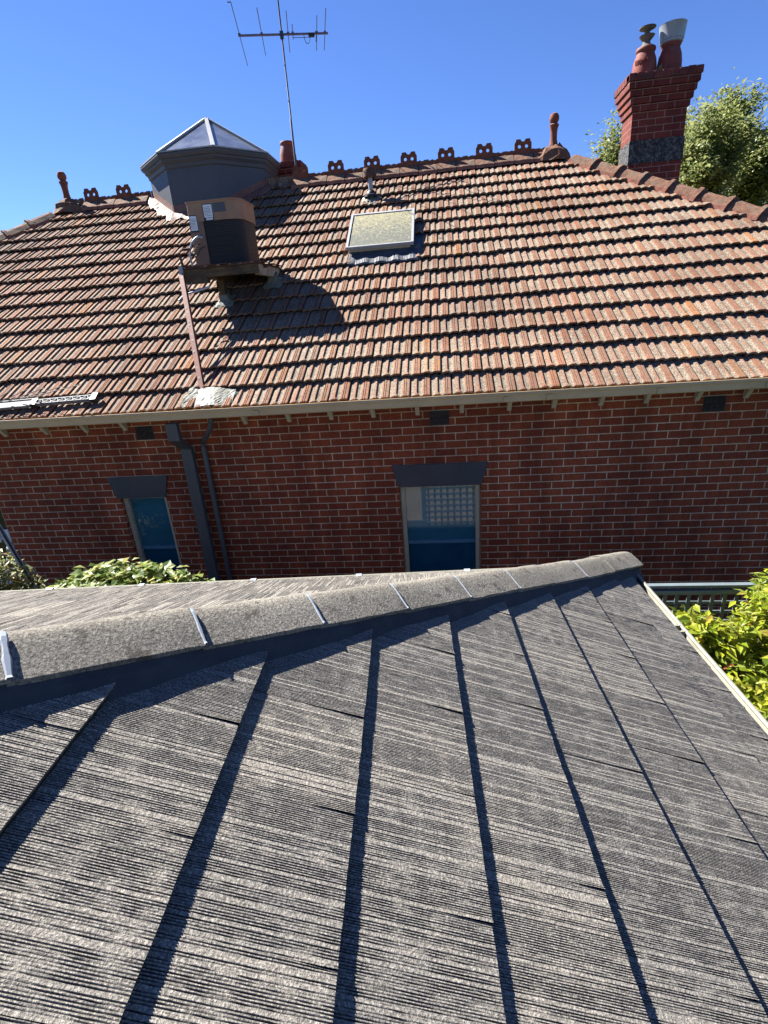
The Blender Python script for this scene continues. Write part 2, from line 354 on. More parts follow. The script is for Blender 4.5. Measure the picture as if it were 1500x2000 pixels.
# ------------------------------------------------------------------ structure
tag(MB().add([(-400, -400, 0), (400, -400, 0), (400, 400, 0), (-400, 400, 0)], [(0, 1, 2, 3)]).build('ground', M_ground), kind='structure')
tag(MB().box(-12, 7, 3.2, 5.79, 0.004, 0.03).build('path', M_floor), kind='structure')

# ================================================================== BRICK HOUSE
WY = 5.8; P = R_(32); SL = math.tan(P); EY, EZ = 5.4, 3.368; RY = 10.15; RX0, RX1 = -6.65, 1.95
RZ = EZ + (RY - EY) * SL
def roofz(y): return EZ + (y - EY) * SL
house = empty('brick_house', (-2.3, 5.8, 0), label='red brick house with a hipped terracotta tile roof, filling the middle of the view', cat='house')

# walls with openings
WX0, WX1, WTOP = -11.0, 6.3, 3.45
wins = [(-6.75, -5.79, 0.9, 2.245), (-4.09, -3.475, 0.9, 2.245), (-0.555, 0.392, 0.9, 2.262)]
mb = MB(); xs = [WX0] + [v for wn in wins for v in wn[:2]] + [WX1]
for i in range(0, len(xs) - 1):
    if i % 2 == 0: mb.add([(xs[i], WY, 0), (xs[i + 1], WY, 0), (xs[i + 1], WY, WTOP), (xs[i], WY, WTOP)], [(0, 1, 2, 3)])
D = 0.11
for (x0, x1, z0, z1) in wins:
    mb.add([(x0, WY, z1), (x1, WY, z1), (x1, WY, WTOP), (x0, WY, WTOP)], [(0, 1, 2, 3)])
    mb.add([(x0, WY, 0), (x1, WY, 0), (x1, WY, z0), (x0, WY, z0)], [(0, 1, 2, 3)])
    mb.add([(x0, WY, z0), (x0, WY + D, z0), (x0, WY + D, z1), (x0, WY, z1)], [(0, 1, 2, 3)], 1)
    mb.add([(x1, WY, z0), (x1, WY, z1), (x1, WY + D, z1), (x1, WY + D, z0)], [(0, 1, 2, 3)], 1)
    mb.add([(x0, WY, z1), (x0, WY + D, z1), (x1, WY + D, z1), (x1, WY, z1)], [(0, 1, 2, 3)], 1)
    mb.add([(x0, WY, z0), (x1, WY, z0), (x1, WY + D, z0), (x0, WY + D, z0)], [(0, 1, 2, 3)], 1)
BY = 14.5
mb.add([(WX0, WY, 0), (WX0, WY, WTOP), (WX0, BY, WTOP), (WX0, BY, 0)], [(0, 1, 2, 3)], 1)
mb.add([(WX1, WY, 0), (WX1, BY, 0), (WX1, BY, WTOP), (WX1, WY, WTOP)], [(0, 1, 2, 3)], 1)
mb.add([(WX0, BY, 0), (WX0, BY, WTOP), (WX1, BY, WTOP), (WX1, BY, 0)], [(0, 1, 2, 3)])
mb.build('wall', [M_wall, M_wall_side], house)

# tile field (one sheet of individually set interlocking tiles)
TW, TG = 0.213, 0.345
PA = [(0, 3), (.03, 6), (.15, 12), (.28, 19), (.315, 20), (.345, 9), (.40, 6), (.49, 6), (.56, 10), (.615, 18), (.69, 20), (.705, 12), (.725, 20), (.79, 20), (.805, 12), (.825, 20), (.93, 20), (.955, 19), (.97, 4), (1.0, 3)]
PB = [(0, 3), (.04, 7), (.13, 15), (.22, 21), (.36, 22), (.42, 14), (.47, 9), (.51, 8), (.56, 11), (.61, 19), (.69, 21), (.705, 14), (.725, 21), (.79, 21), (.805, 14), (.825, 21), (.93, 21), (.955, 20), (.965, 9), (1.0, 3)]
fa = np.array([p[0] for p in PA]); ha = np.array([p[1] for p in PA]) / 1000 * 1.15; fb = np.array([p[0] for p in PB]); hb = np.array([p[1] for p in PB]) / 1000 * 1.15
n0 = len(PA)
nx = np.array([0, -math.sin(P), math.cos(P)]); ux = np.array([0, math.cos(P), math.sin(P)])
Vs, Fs, As = [], [], []; off = 0
LAN = (-3.955, 10.54, 1.107)
nrow = 17
skip = []
for r in range(nrow):
    y0 = EY + r * TG * math.cos(P)
    if y0 > RY - 0.03: break
    xl = RX0 - (RY - y0) - 0.05; xr = RX1 + (RY - y0) + 0.05
    k0 = int(math.floor(xl / TW)) - 1; k1 = int(math.ceil(xr / TW)) + 1
    for k in range(k0, k1):
        X = (k + 0.5 * (r % 2)) * TW + 0.085
        if X + TW < xl or X > xr: continue
        cx, cy = X + TW / 2, y0 + .15
        if (cx - LAN[0]) ** 2 + (cy - LAN[1]) ** 2 < 0.62: continue
        if -1.22 < cx < -0.28 and 7.85 < cy < 8.68: continue
        jt, jr, js, jh = rng.normal(0, .006) + .006 * math.sin(X * 1.7 + r * 2.1), rng.normal(0, .014), rng.normal(0, .002), abs(rng.normal(0, .0035))
        if rng.random() < .015: jt -= .03
        tone, tid = rng.random(), rng.random()
        if tid > .93 and rng.random() < .6: tid *= .9
        rows = []
        for (tt, f_, h_, extra) in ((0, fb, hb - .024, 0), (0.0, fb, hb, 0), (.012, fb, hb + .001, 0), (.055, fa, ha, 0), (.20, fa, ha, 0), (.39, fa, ha, 0)):
            t_ = tt + jt; lift = .047 * (1 - tt / .39) + jh
            xx = X + js + f_ * TW * 0.995 + jr * 0.3 * tt
            hz = h_ + lift + jr * (f_ - .5) * .1
            
            p = np.stack([xx, np.full(n0, y0), np.full(n0, roofz(y0) - .042)], 1) + t_ * ux + hz[:, None] * nx
            rows.append(p)
        V = np.concatenate(rows)
        # trim to the hips
        a = np.clip(RY - V[:, 1], 0, 99); V[:, 0] = np.clip(V[:, 0], RX0 - a, RX1 + a)
        if V[:, 1].max() > RY: V[:, 1] = np.minimum(V[:, 1], RY)
        i = np.arange(5)[:, None] * n0 + np.arange(n0 - 1)[None]
        F = np.stack([i, i + 1, i + n0 + 1, i + n0], -1).reshape(-1, 4) + off
        hn_ = ha / .023; hn_[[11, 14]] = 1.9; hn_[[18, 19, 0]] = 1.5; hn_ = np.tile(hn_, 6)  # marks grooves and low side edges for the painted shade
        A = np.stack([np.full(len(V), tid), np.full(len(V), tone), hn_], 1)
        Vs.append(V); Fs.append(F); As.append(A); off += len(V)
npmesh('roof_tiles', np.concatenate(Vs), np.concatenate(Fs), M_tile, house, np.concatenate(As))

# sarking under the tiles and the three other slopes
mb = MB()
e0, e1 = RX0 - (RY - EY), RX1 + (RY - EY); BE = 2 * RY - EY; zz = -0.045
def rq(pts, mi=0): mb.add(pts, [tuple(range(len(pts)))], mi)
rq([(e0, EY, EZ + zz), (e1, EY, EZ + zz), (RX1, RY, RZ + zz), (RX0, RY, RZ + zz)])
rq([(e1, EY, EZ), (e1, BE, EZ), (RX1, RY, RZ)], 1); rq([(e0, BE, EZ), (e0, EY, EZ), (RX0, RY, RZ)], 1)
rq([(e1, BE, EZ), (e0, BE, EZ), (RX0, RY, RZ), (RX1, RY, RZ)], 1)
M_far = plain('distant_terracotta', (0.34, 0.17, 0.12), 0.9, 0.35, 9, 0.2, dirt=(0.28, 0.26, 0.2), bmp=0.8)
mb.build('roof_slope', [M_black, M_far], house)

# ridge capping with pierced cresting
def circ(cx, cy, r, n=14, a0=0, a1=2 * math.pi): return [(cx + r * math.cos(a0 + (a1 - a0) * i / n), cy + r * math.sin(a0 + (a1 - a0) * i / n)) for i in range(n + (1 if a1 - a0 < 6.2 else 0))]
zc = RZ + .045
def tall():
    W_ = .135; o = [(-W_, -.03), (W_, -.03), (W_, .145), (W_ - .02, .175), (W_ - .026, .205), (.044, .205)] + circ(0, .205, .036, 10, 0, -math.pi)[1:-1] + [(-.044, .205), (-W_ + .026, .205), (-W_ + .02, .175), (-W_, .145)]
    return o, [circ(-.056, .104, .025, 14)[::-1], circ(.056, .104, .025, 14)[::-1]]
def low():
    W_ = .17; return [(-W_, -.03), (W_, -.03), (W_, .055), (.075, .055), (.07, .045), (.045, .045)] + circ(0, .045, .026, 8, 0, -math.pi)[1:-1] + [(-.045, .045), (-.07, .045), (-.075, .055), (-W_, .055)], []
cr_t = shape2d('crest_tall', *tall(), .020, None, None, lambda x, y, z: (x, RY + z, zc + .03 + y))
cr_l = shape2d('crest_low', *low(), .020, None, None, lambda x, y, z: (x, RY + z, zc + .03 + y))
def cap_mesh(L):
    m_ = MB(); sec = [(-.175, -.135), (-.165, -.082), (-.075, -.004), (-.02, .035), (.02, .035), (.075, -.004), (.165, -.082), (.175, -.135)]
    n_ = 5
    for i in range(n_ + 1):
        x = -L / 2 + L * i / n_
        for (y, z) in sec: m_.v.append((x, RY + y + rng.normal(0, .003), zc + z + rng.normal(0, .003)))
    for i in range(n_):
        for j in range(7): a = i * 8 + j; m_.f.append((a, a + 8, a + 9, a + 1)); m_.m.append(1 if j in (0, 6) else 0)
    m_.f += [tuple(range(8)), tuple(range(n_ * 8, n_ * 8 + 8))[::-1]]; m_.m += [0, 0]
    me = bpy.data.meshes.new('ridge_tile'); me.from_pydata(m_.v, [], m_.f); me.update(); me.polygons.foreach_set('material_index', m_.m); return me
rt_me = cap_mesh(.30)
for m_ in (M_cap, M_bed): rt_me.materials.append(m_)
for me in (cr_t, cr_l): me.materials.append(M_crest)
def ridge_at(x, me, cap=True):
    if cap:
        o = bpy.data.objects.new('ridge_tile', rt_me); C.objects.link(o); o.parent = house; o.location = -Vector(house.location) + Vector((x, 0, rng.normal(0, .003)))
    c = bpy.data.objects.new('crest', me); C.objects.link(c)
    c.parent = o; c.location = (0, 0, 0)
x = 1.383; seg = [(1.383 - .615 * i, cr_t) for i in range(7)] + [(1.383 + .3075 - .615 * i, cr_l) for i in range(7)] + \
    [(-6.15, cr_t), (-5.53, cr_t), (-5.84, cr_l), (-5.22, cr_l)]
for x, me in seg: ridge_at(x, me)

# hip capping
def hip(sign, x0, amax):
    d3 = np.array([sign, -1, -SL]); L3 = np.linalg.norm(d3); d3 = d3 / L3; da = .43 / L3
    w3 = np.array([sign, 1, 0]) / math.sqrt(2)              # across the hip, away from the front slope
    up = np.cross(w3, d3) * sign; up = up / np.linalg.norm(up)
    if up[2] < 0: up = -up
    a = .22
    while a < amax:
        p0 = np.array([x0 + sign * a, RY - a, RZ - SL * a + .012])
        mb = MB()
        def ring(t, k, zl=0): return [p0 + d3 * t + w3 * (s_ * k) + up * (u_ * (1 if u_ < 0 else k) + zl) for s_, u_ in ((-.165, -.10), (-.150, -.035), (-.085, .035), (-.03, .062), (.03, .062), (.085, .035), (.150, -.035), (.165, -.10))]
        spec = [(-.03, 1.0, .0), (.02, 1.0, .004), (.15, .99, .004), (.28, 1.0, .004), (.368, 1.0, .006), (.370, 1.20, .022), (.425, 1.22, .026), (.426, .98, .0)]
        for t, k, zl in spec:
            for q in ring(t, k, zl): mb.v.append(tuple(q + rng.normal(0, .003, 3)))
        for i in range(len(spec) - 1):
            for j in range(7): b_ = i * 8 + j; mb.f.append((b_, b_ + 8, b_ + 9, b_ + 1)); mb.m.append(1 if j in (0, 6) else 0)
        mb.f.append(tuple(range(8))); mb.m.append(0); kk = (len(spec) - 1) * 8; mb.f.append(tuple(range(kk, kk + 8))); mb.m.append(0)
        mb.build('hip_tile', [M_cap, M_bed], house)
        a += da
hip(1, RX1, 4.6); hip(-1, RX0, 2.6)

# finials on lumps of mortar
def finial(x):
    mb = MB(); z0 = RZ + .07
    prof = [(.075, 0), (.08, .05), (.062, .10), (.052, .16), (.052, .25), (.060, .30), (.072, .335), (.075, .35), (.055, .365), (.045, .375), (.062, .39), (.074, .42), (.072, .46), (.055, .495), (.02, .512), (.0, .514)]
    mb.lathe((x, RY, z0), prof, 20)
    o = mb.build('finial', M_crest, house, smooth=True)
    lump = MB(); k = 0
    for zz_, rr in ((-.16, .24), (-.06, .20), (.0, .15), (.05, .11), (.08, .07)):
        for j in range(14): a = 2 * math.pi * j / 14; q = rr * (1 + rng.normal(0, .12)); lump.v.append((x + q * math.cos(a) * 1.25, RY + q * math.sin(a), z0 + zz_ + rng.normal(0, .012)))
    for i in range(4):
        for j in range(14): lump.f.append((i * 14 + j, i * 14 + (j + 1) % 14, (i + 1) * 14 + (j + 1) % 14, (i + 1) * 14 + j)); lump.m.append(0)
    lump.build('mortar_bedding', M_cap, o)
finial(1.86); finial(-6.62)

# gutter, fascia, eave brackets
mb = MB()
gx0, gx1 = e0 + .3, e1 - .0
gp = [(5.285, 3.362), (5.280, 3.376), (5.268, 3.376), (5.262, 3.355), (5.272, 3.335), (5.272, 3.283), (5.30, 3.272), (5.395, 3.272), (5.395, 3.35), (5.385, 3.35), (5.385, 3.282), (5.285, 3.282)]
k = len(gp)
for x in (gx0, gx1):
    for y, z in gp: mb.v.append((x, y, z))
for j in range(k): mb.f.append((j, (j + 1) % k, k + (j + 1) % k, k + j)); mb.m.append(0)
g_ = mb.build('gutter', M_tan, house)
jn = MB()
for x in (-1.95, .61, 1.02, 2.04, 3.0): MB().box(x - .028, x + .028, 5.259, 5.271, 3.284, 3.334).build('gutter_joint', M_tan, g_)
MB().box(gx0, gx1, 5.398, 5.42, 3.255, 3.35).build('fascia', M_tan, house)
MB().box(gx0, gx1, 5.42, 5.80, 3.285, 3.30).build('soffit', M_tanbr, house)
for x in (-9.1, -8.55, -8.0, -7.45, -6.9, -6.35, -5.87, -5.34, -4.79, -4.27, -3.77, -2.28, -1.76, -1.27, -.79, -.296, .189, .697, 1.168, 1.651, 2.11, 2.612, 3.088, 3.58, 4.07, 4.56, 5.05, 5.54):
    mb = MB(); h = .0225
    vs = [(x - h, 5.797, 3.10), (x + h, 5.797, 3.10), (x - h, 5.775, 3.10), (x + h, 5.775, 3.10), (x - h, 5.797, 3.286), (x + h, 5.797, 3.286), (x - h, 5.63, 3.286), (x + h, 5.63, 3.286)]
    mb.add(vs, [(0, 1, 3, 2), (2, 3, 7, 6), (0, 2, 6, 4), (1, 5, 7, 3), (4, 6, 7, 5)]); mb.build('eave_bracket', M_tanbr, house)

# air bricks
for x, z in ((-3.55, 3.059), (-0.058, 3.058), (2.80, 3.058)):
    mb = MB(); mb.box(x - .108, x + .108, 5.794, 5.80, z - .082, z + .078, 1)
    for zz_ in (z + .004, z - .078):
        for i in range(14):
            for j in range(3):
                if rng.random() < .85: mb.box(x - .100 + i * .0146, x - .100 + i * .0146 + .007, 5.789, 5.7945, zz_ + .006 + j * .022, zz_ + .006 + j * .022 + .012 + rng.random() * .006)
    mb.box(x - .108, x + .108, 5.787, 5.7945, z - .008, z + .002)
    mb.build('air_brick', [M_vent, M_black], house)

# windows
def lintel(wn, xa, xb, z0, z1, xc, xd):
    mb = MB(); y0, y1 = WY - .022, WY + .02
    f = [(xa, z1), (xb, z1), (xd, z0), (xc, z0)]
    vs = [(x, y0, z) for x, z in f] + [(x, y1, z) for x, z in f]
    mb.add(vs, [(0, 3, 2, 1), (0, 1, 5, 4), (1, 2, 6, 5), (2, 3, 7, 6), (3, 0, 4, 7)]); mb.build('lintel', M_slate_d, wn)
def window(x0, x1, z0, z1, rail, fr=.06, glass=(M_glass, M_glass_d)):
    mb = MB(); ya, yb = WY + .055, WY + .14
    for a, b in ((x0 + .003, x0 + fr), (x1 - fr, x1 - .003)):
        mb.box(a, b, ya, yb, z0 + .05, z1 - .003); mb.box(a + .012, b - .016, ya - .01, ya, z0 + .05, z1 - .003)
    mb.box(x0 + fr, x1 - fr, ya + .004, yb, z1 - .028, z1 - .003)
    fo = mb.build('window', M_tanbr, house)
    mb = MB(); mb.box(x0 - .04, x1 + .04, WY - .05, WY + .14, z0 - .03, z0 + .05); mb.build('sill', M_tanbr, fo)
    MB().box(x0 + fr, x1 - fr, ya + .045, ya + .05, rail, z1 - .028).build('upper_pane', glass[0], fo)
    MB().box(x0 + fr, x1 - fr, ya + .055, ya + .06, z0 + .05, rail).build('lower_pane', glass[1], fo)
    MB().box(x0 + fr, x1 - fr, ya + .028, ya + .053, rail - .004, rail + .040).build('meeting_rail', M_blue, fo)
    return fo
w1 = window(*wins[1], 1.50); lintel(w1, -4.182, -3.392, 2.247, 2.522, -4.112, -3.468)
w2 = window(*wins[2], 1.492); lintel(w2, -.625, .473, 2.264, 2.53, -.562, .397)
w3 = window(*wins[0], 1.45, glass=(M_dark, M_dark)); lintel(w3, -6.83, -5.795, 2.247, 2.32, -6.78, -5.80)
cu = MB()
for i in range(24):
    x = -6.62 + i * .033; cu.v += [(x, WY + .06 + .012 * (i % 2), 1.00), (x + .006 * rng.normal(), WY + .06 + .012 * (i % 2), 1.40)]
for i in range(23): cu.f.append((2 * i, 2 * i + 2, 2 * i + 3, 2 * i + 1)); cu.m.append(0)
cu.build('curtain', M_curtain, w3)
MB().box(-5.95, -5.86, WY + .06, WY + .075, 1.66, 1.84).build('paper_notice', M_paper, w3)

# downpipes
def rectpipe(name, pts, w_, d_, mat):
    mb = MB(); rings = []
    for p in pts: mb.v += [(p[0] - w_ / 2, p[1] - d_ / 2, p[2]), (p[0] + w_ / 2, p[1] - d_ / 2, p[2]), (p[0] + w_ / 2, p[1] + d_ / 2, p[2]), (p[0] - w_ / 2, p[1] + d_ / 2, p[2])]
    for i in range(len(pts) - 1):
        for j in range(4): mb.f.append((i * 4 + j, i * 4 + (j + 1) % 4, (i + 1) * 4 + (j + 1) % 4, (i + 1) * 4 + j)); mb.m.append(0)
    return mb.build(name, mat, house, bev=.004)
rectpipe('downpipe', [(-2.98, 5.42, 3.222), (-2.98, 5.42, 3.03), (-3.035, 5.735, 2.86), (-3.035, 5.735, .05)], .135, .075, M_pipe)
mb = MB(); mb.tube([(-2.56, 5.50, 3.24), (-2.60, 5.52, 3.12), (-2.82, 5.745, 2.93), (-2.835, 5.755, 2.86), (-2.835, 5.755, .1)], .030, 12)
o = mb.build('downpipe', M_pipe, house, smooth=True)
for z in (2.3, 1.55, .8): MB().tube([(-2.835, 5.755, z), (-2.835, 5.755, z + .035)], .034, 12).build('pipe_collar', M_pipe, o)

# ---- octagonal roof lantern
LX, LY, LR = LAN; th0 = R_(-67.5)
def octv(r, z, c=(LX, LY)): return [(c[0] + r * math.cos(th0 + i * math.pi / 4), c[1] + r * math.sin(th0 + i * math.pi / 4), z) for i in range(8)]
def prism(rz, capb=False, capt=False):
    mb = MB()
    for r, z in rz: mb.v += octv(r, z)
    for i in range(len(rz) - 1):
        for j in range(8): mb.f.append((i * 8 + j, i * 8 + (j + 1) % 8, (i + 1) * 8 + (j + 1) % 8, (i + 1) * 8 + j)); mb.m.append(0)
    if capt: k = (len(rz) - 1) * 8; mb.f.append(tuple(range(k, k + 8))); mb.m.append(0)
    return mb
lan = prism([(LR, 5.3), (LR, 6.69)]).build('roof_lantern', M_slate, house)
prism([(LR + .003, 6.60), (LR + .02, 6.615), (LR + .03, 6.66), (LR + .07, 6.70), (LR + .075, 6.73), (LR + .10, 6.735), (LR + .125, 6.78), (LR + .125, 6.80), (LR + .03, 6.81)]).build('cornice', M_slate, lan)
gl = MB(); ap = (LX, LY, 7.53); vv = octv(LR + .10, 6.815); gl.add(vv + [ap], [(i, (i + 1) % 8, 8) for i in range(8)]); gl.build('glazing', M_lglass, lan)
for i in range(8):
    a, b = np.array(octv(LR + .115, 6.82)[i]), np.array(ap) + np.array((0, 0, .015))
    MB().bar(a, a + (b - a) * .985, .058, .03).build('glazing_bar', M_whal, lan)
bb = MB(); vv = octv(LR + .105, 6.82)
for i in range(8): bb.bar(vv[i], vv[(i + 1) % 8], .045, .018)
bb.build('edge_bar', M_whal, lan)
MB().lathe((LX, LY, 7.50), [(.07, 0), (.06, .03), (.02, .045), (0, .046)], 10).build('apex_cap', M_galv, lan)
# dressed flashing round the lantern foot
fl = MB(); n_ = 120
for i in range(n_ + 1):
    a = th0 - math.pi / 8 - R_(45 * 1.7) + (R_(45 * 6.1)) * i / n_ - R_(12)
    ca, sa = math.cos(a), math.sin(a)
    aa = ((a - th0) % (math.pi / 4)) - math.pi / 8; rr = LR * math.cos(math.pi / 8) / math.cos(aa) + .004
    wd = .17 + .03 * math.sin(i * .9)
    pts = []
    for kk, (dr, dz) in enumerate(((0, .14), (.0, .035), (wd * .35, .045), (wd * .7, .03), (wd, .008))):
        x = LX + (rr + dr) * ca; y = LY + (rr + dr) * sa
        zz_ = min(roofz(y), 2 * RZ - roofz(y)) + dz + .012 + (rng.normal(0, .0035) + .006 * math.sin(x * 29.5)) * (kk > 1)
        fl.v.append((x, y, zz_))
for i in range(n_):
    for j in range(4): a = i * 5 + j; fl.f.append((a, a + 5, a + 6, a + 1)); fl.m.append(0)
fl.build('flashing', M_pink, lan, smooth=False)

# ---- skylight hatch
sx0, sx1, sy0, sy1 = -1.275, -.345, 7.965, 8.80
def onroof(x, y, h): return np.array((x, y, roofz(y))) + h * nx
def slab(mb, x0, x1, y0, y1, h0, h1, mi=0):
    q = [onroof(x0, y0, h0), onroof(x1, y0, h0), onroof(x1, y1, h0), onroof(x0, y1, h0), onroof(x0, y0, h1), onroof(x1, y0, h1), onroof(x1, y1, h1), onroof(x0, y1, h1)]
    mb.add(q, [(0, 3, 2, 1), (4, 5, 6, 7), (0, 1, 5, 4), (1, 2, 6, 5), (2, 3, 7, 6), (3, 0, 4, 7)], mi)
hx = .10
mb = MB(); slab(mb, sx0 + .06 - .03, sx1 - .05, sy0 - .02, sy1 - .08, -.05, hx - .02); sk = mb.build('skylight', M_tanbr, house)
mb = MB(); dy = -.045
f0 = .032
slab(mb, sx0, sx0 + f0, sy0 + dy, sy1 + dy, hx - .02, hx + .028); slab(mb, sx1 - f0, sx1, sy0 + dy, sy1 + dy, hx - .02, hx + .028)
slab(mb, sx0 + f0, sx1 - f0, sy0 + dy, sy0 + dy + f0 * .6, hx - .02, hx + .026); slab(mb, sx0 + f0, sx1 - f0, sy1 + dy - f0, sy1 + dy, hx - .02, hx + .026)
mb.build('frame', M_whal, sk)
mb = MB(); slab(mb, sx0 + f0, sx1 - f0, sy0 + dy + f0 * .6, sy1 + dy - f0, hx - .018, hx + .016); mb.build('panel', M_panel, sk)
# apron flashing below and side gutter
mb = MB(); n_ = 60
for i in range(n_ + 1):
    x = -1.24 + (.98) * i / n_; w_ = .006 * math.sin(x * 2 * math.pi / TW)
    for yy, h in ((7.97, .06), (7.93, .028), (7.80, .026 + w_), (7.70, .030 + w_ * 1.5), (7.685, .012 + w_)): mb.v.append(tuple(onroof(x, yy, h + rng.normal(0, .002))))
for i in range(n_):
    for j in range(4): a = i * 5 + j; mb.f.append((a, a + 5, a + 6, a + 1)); mb.m.append(0)
mb.build('flashing', plain('blue_grey_lead', (0.04, 0.048, 0.065), 0.6, 0.3, 20, 0.4, dirt=(0.10, 0.10, 0.10), bmp=0.5), sk)
mb = MB(); slab(mb, -.35, -.15, 7.80, 8.66, -.02, -.008); mb.build('side_gutter', M_slate_d, sk)

# ---- vent pipe
vx, vy = -1.045, 9.41; vz = roofz(vy)
mb = MB(); mb.tube([(vx, vy, vz - .05), (vx, vy, vz + .36)], .036, 14); vp = mb.build('vent_pipe', M_galv, house, smooth=True)
MB().lathe((vx, vy, vz + .33), [(.0, 0.04), (.080, .04), (.082, -.05), (.104, -.04), (.108, .05), (.096, .075), (.04, .082), (0, .083)], 18).build('cowl', M_rust, vp, smooth=True)
MB().lathe((vx, vy, vz), [(.115, .02), (.11, .05), (.075, .065), (.07, .085), (.055, .10), (.038, .115)], 18).build('rubber_boot', M_black, vp, smooth=True)
mb = MB()
for i in range(13):
    for j in range(9):
        x = vx - .15 + .025 * i; y = vy - .24 + .035 * j
        mb.v.append(tuple(onroof(x, y, .032 + rng.normal(0, .006) - .03 * (abs(i - 6) / 6) ** 3)))
for i in range(12):
    for j in range(8): a = i * 9 + j; mb.f.append((a, a + 9, a + 10, a + 1)); mb.m.append(0)
mb.build('flashing', M_lead, vp)

# ---- chimneys
def chimney(x0, x1, y0, y1, zb, steps, band=None, top=7.10, ztop0=None):
    mb = MB()
    mb.box(x0, x1, y0, y1, zb, top - .0875 * (steps + 1) + .001)
    for i in range(steps):
        e = .026 * (i + 1); z0 = top - .0875 * (steps + 1 - i); mb.box(x0 - e, x1 + e, y0 - e, y1 + e, z0, z0 + .0875 - .004)
    e = .026 * steps + .012; mb.box(x0 - e, x1 + e, y0 - e, y1 + e, top - .0875, top - .006)
    for f_i in range(len(mb.f)):
        pass
    o = mb.build('chimney', [M_chim, M_chim_side], house, bev=.006)
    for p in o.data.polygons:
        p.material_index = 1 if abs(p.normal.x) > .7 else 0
    # header course on top: row of brick ends
    hc = MB(); z0, z1 = top - .0875 - .001, top + .002; e += .004
    x = x0 - e
    while x < x1 + e - .03:
        hc.box(x + .004, min(x + .108, x1 + e), y0 - e, y0 + .06, z0 + rng.normal(0, .002), z1 + rng.normal(0, .003)); x += .113
    y = y0 - e + .113
    while y < y1 + e - .03:
        for xa, xb in ((x0 - e, x0 + .05), (x1 - .05, x1 + e)): hc.box(xa, xb, y + .004, min(y + .108, y1 + e), z0 + rng.normal(0, .002), z1 + rng.normal(0, .003))
        y += .113
    hc.build('header_course', plain('sooty_brick', (0.12, 0.035, 0.03), 0.9, 0.45, 9, 0.2, dirt=(0.035, 0.03, 0.03), bmp=.5), o, bev=.005)
    MB().box(x0 + .01, x1 - .01, y0 + .01, y1 - .01, top - .02, top + .004).build('flaunching', M_bed, o)
    if band:
        b_ = MB(); t_ = .012; b_.box(x0 - t_, x1 + t_, y0 - t_, y1 + t_, band[0], band[1]); b_.build('render_band', M_pebble, o)
    return o
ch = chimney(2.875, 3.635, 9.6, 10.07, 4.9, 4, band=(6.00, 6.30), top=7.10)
PP = [(.165, 0), (.168, .03), (.163, .16), (.150, .24), (.125, .305), (.118, .33), (.132, .345), (.136, .365), (.128, .385), (.12, .39), (.10, .39), (.10, .2)]
def pot(c, parent, prof=PP): return MB().lathe(c, prof, 30).build('chimney_pot', M_pot, parent, smooth=True)
p1 = pot((3.055, 9.82, 7.09), ch); p2 = pot((3.40, 9.82, 7.09), ch, [(r, z * 1.08) for r, z in PP])
# raised stamped panel on the left pot: embossed block lettering, worn
mb = MB()
def arc_blk(a0, a1, z0, z1, r=.168, tilt=.0):
    n_ = 3
    for i in range(n_):
        aa, ab = a0 + (a1 - a0) * i / n_, a0 + (a1 - a0) * (i + 1) / n_
        q = [(3.055 + rr * math.cos(a), 9.82 + rr * math.sin(a), z) for rr in (r - .012, r) for a, z in ((aa, z0), (ab, z0), (ab, z1), (aa, z1))]
        mb.add(q, [(4, 5, 6, 7), (0, 1, 5, 4), (3, 7, 6, 2), (0, 4, 7, 3), (1, 2, 6, 5)])
zl = 7.09 + .175
for i, a in enumerate((-150, -141)): pass
a = R_(-158)
arc_blk(a, a + .30, zl, zl + .006); arc_blk(a, a + .30, zl + .049, zl + .055); arc_blk(a, a + .03, zl + .006, zl + .049); arc_blk(a + .27, a + .30, zl + .006, zl + .049)
for kz in (.016, .027, .038): arc_blk(a + .06, a + .24, zl + kz, zl + kz + .005, r=.166)
for j in range(7):
    aj = a + .40 + j * .11
    arc_blk(aj, aj + .03, zl, zl + .055)
    if j % 2 == 0: arc_blk(aj + .03, aj + .075, zl + (.0 if j % 4 else .047), zl + (.008 if j % 4 else .055))
mb.build('embossed_mark', M_pot, p1)
MB().lathe((3.055, 9.82, 7.47), [(.10, 0), (.085, .03), (.055, .05), (.05, .085), (.10, .14), (.105, .148), (.04, .15), (.035, .20), (.11, .235), (.112, .245), (.06, .262), (0, .268)], 24).build('cowl', plain('weathered_cowl', (0.09, 0.085, 0.075), .7, .35, 14, .3, dirt=(0.05, 0.05, 0.045)), p1, smooth=True)
MB().lathe((3.40, 9.82, 7.475), [(.125, .0), (.15, .02), (.150, .045), (.158, .05), (.178, .225), (.181, .23), (.172, .232), (.155, .10), (.10, .08), (0, .08)], 30).build('cowl', M_galv, p2, smooth=True)
w_ = MB()
for i in range(26): a = rng.random() * 6.28; q = np.array((3.21 + rng.normal(0, .035), 9.62 + rng.normal(0, .02), 7.105)); w_.bar(q, q + np.array((rng.normal(0, .02), rng.normal(0, .015), .05 + rng.random() * .04)), .006, .004, up=(0.3, 1, 0.1))
w_.build('weed', plain('dry_weed', (0.12, 0.11, 0.05), .9), ch)
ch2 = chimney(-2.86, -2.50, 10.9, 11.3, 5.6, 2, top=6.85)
pot((-2.72, 11.1, 6.83), ch2, [(r * .92, z * .98) for r, z in PP])

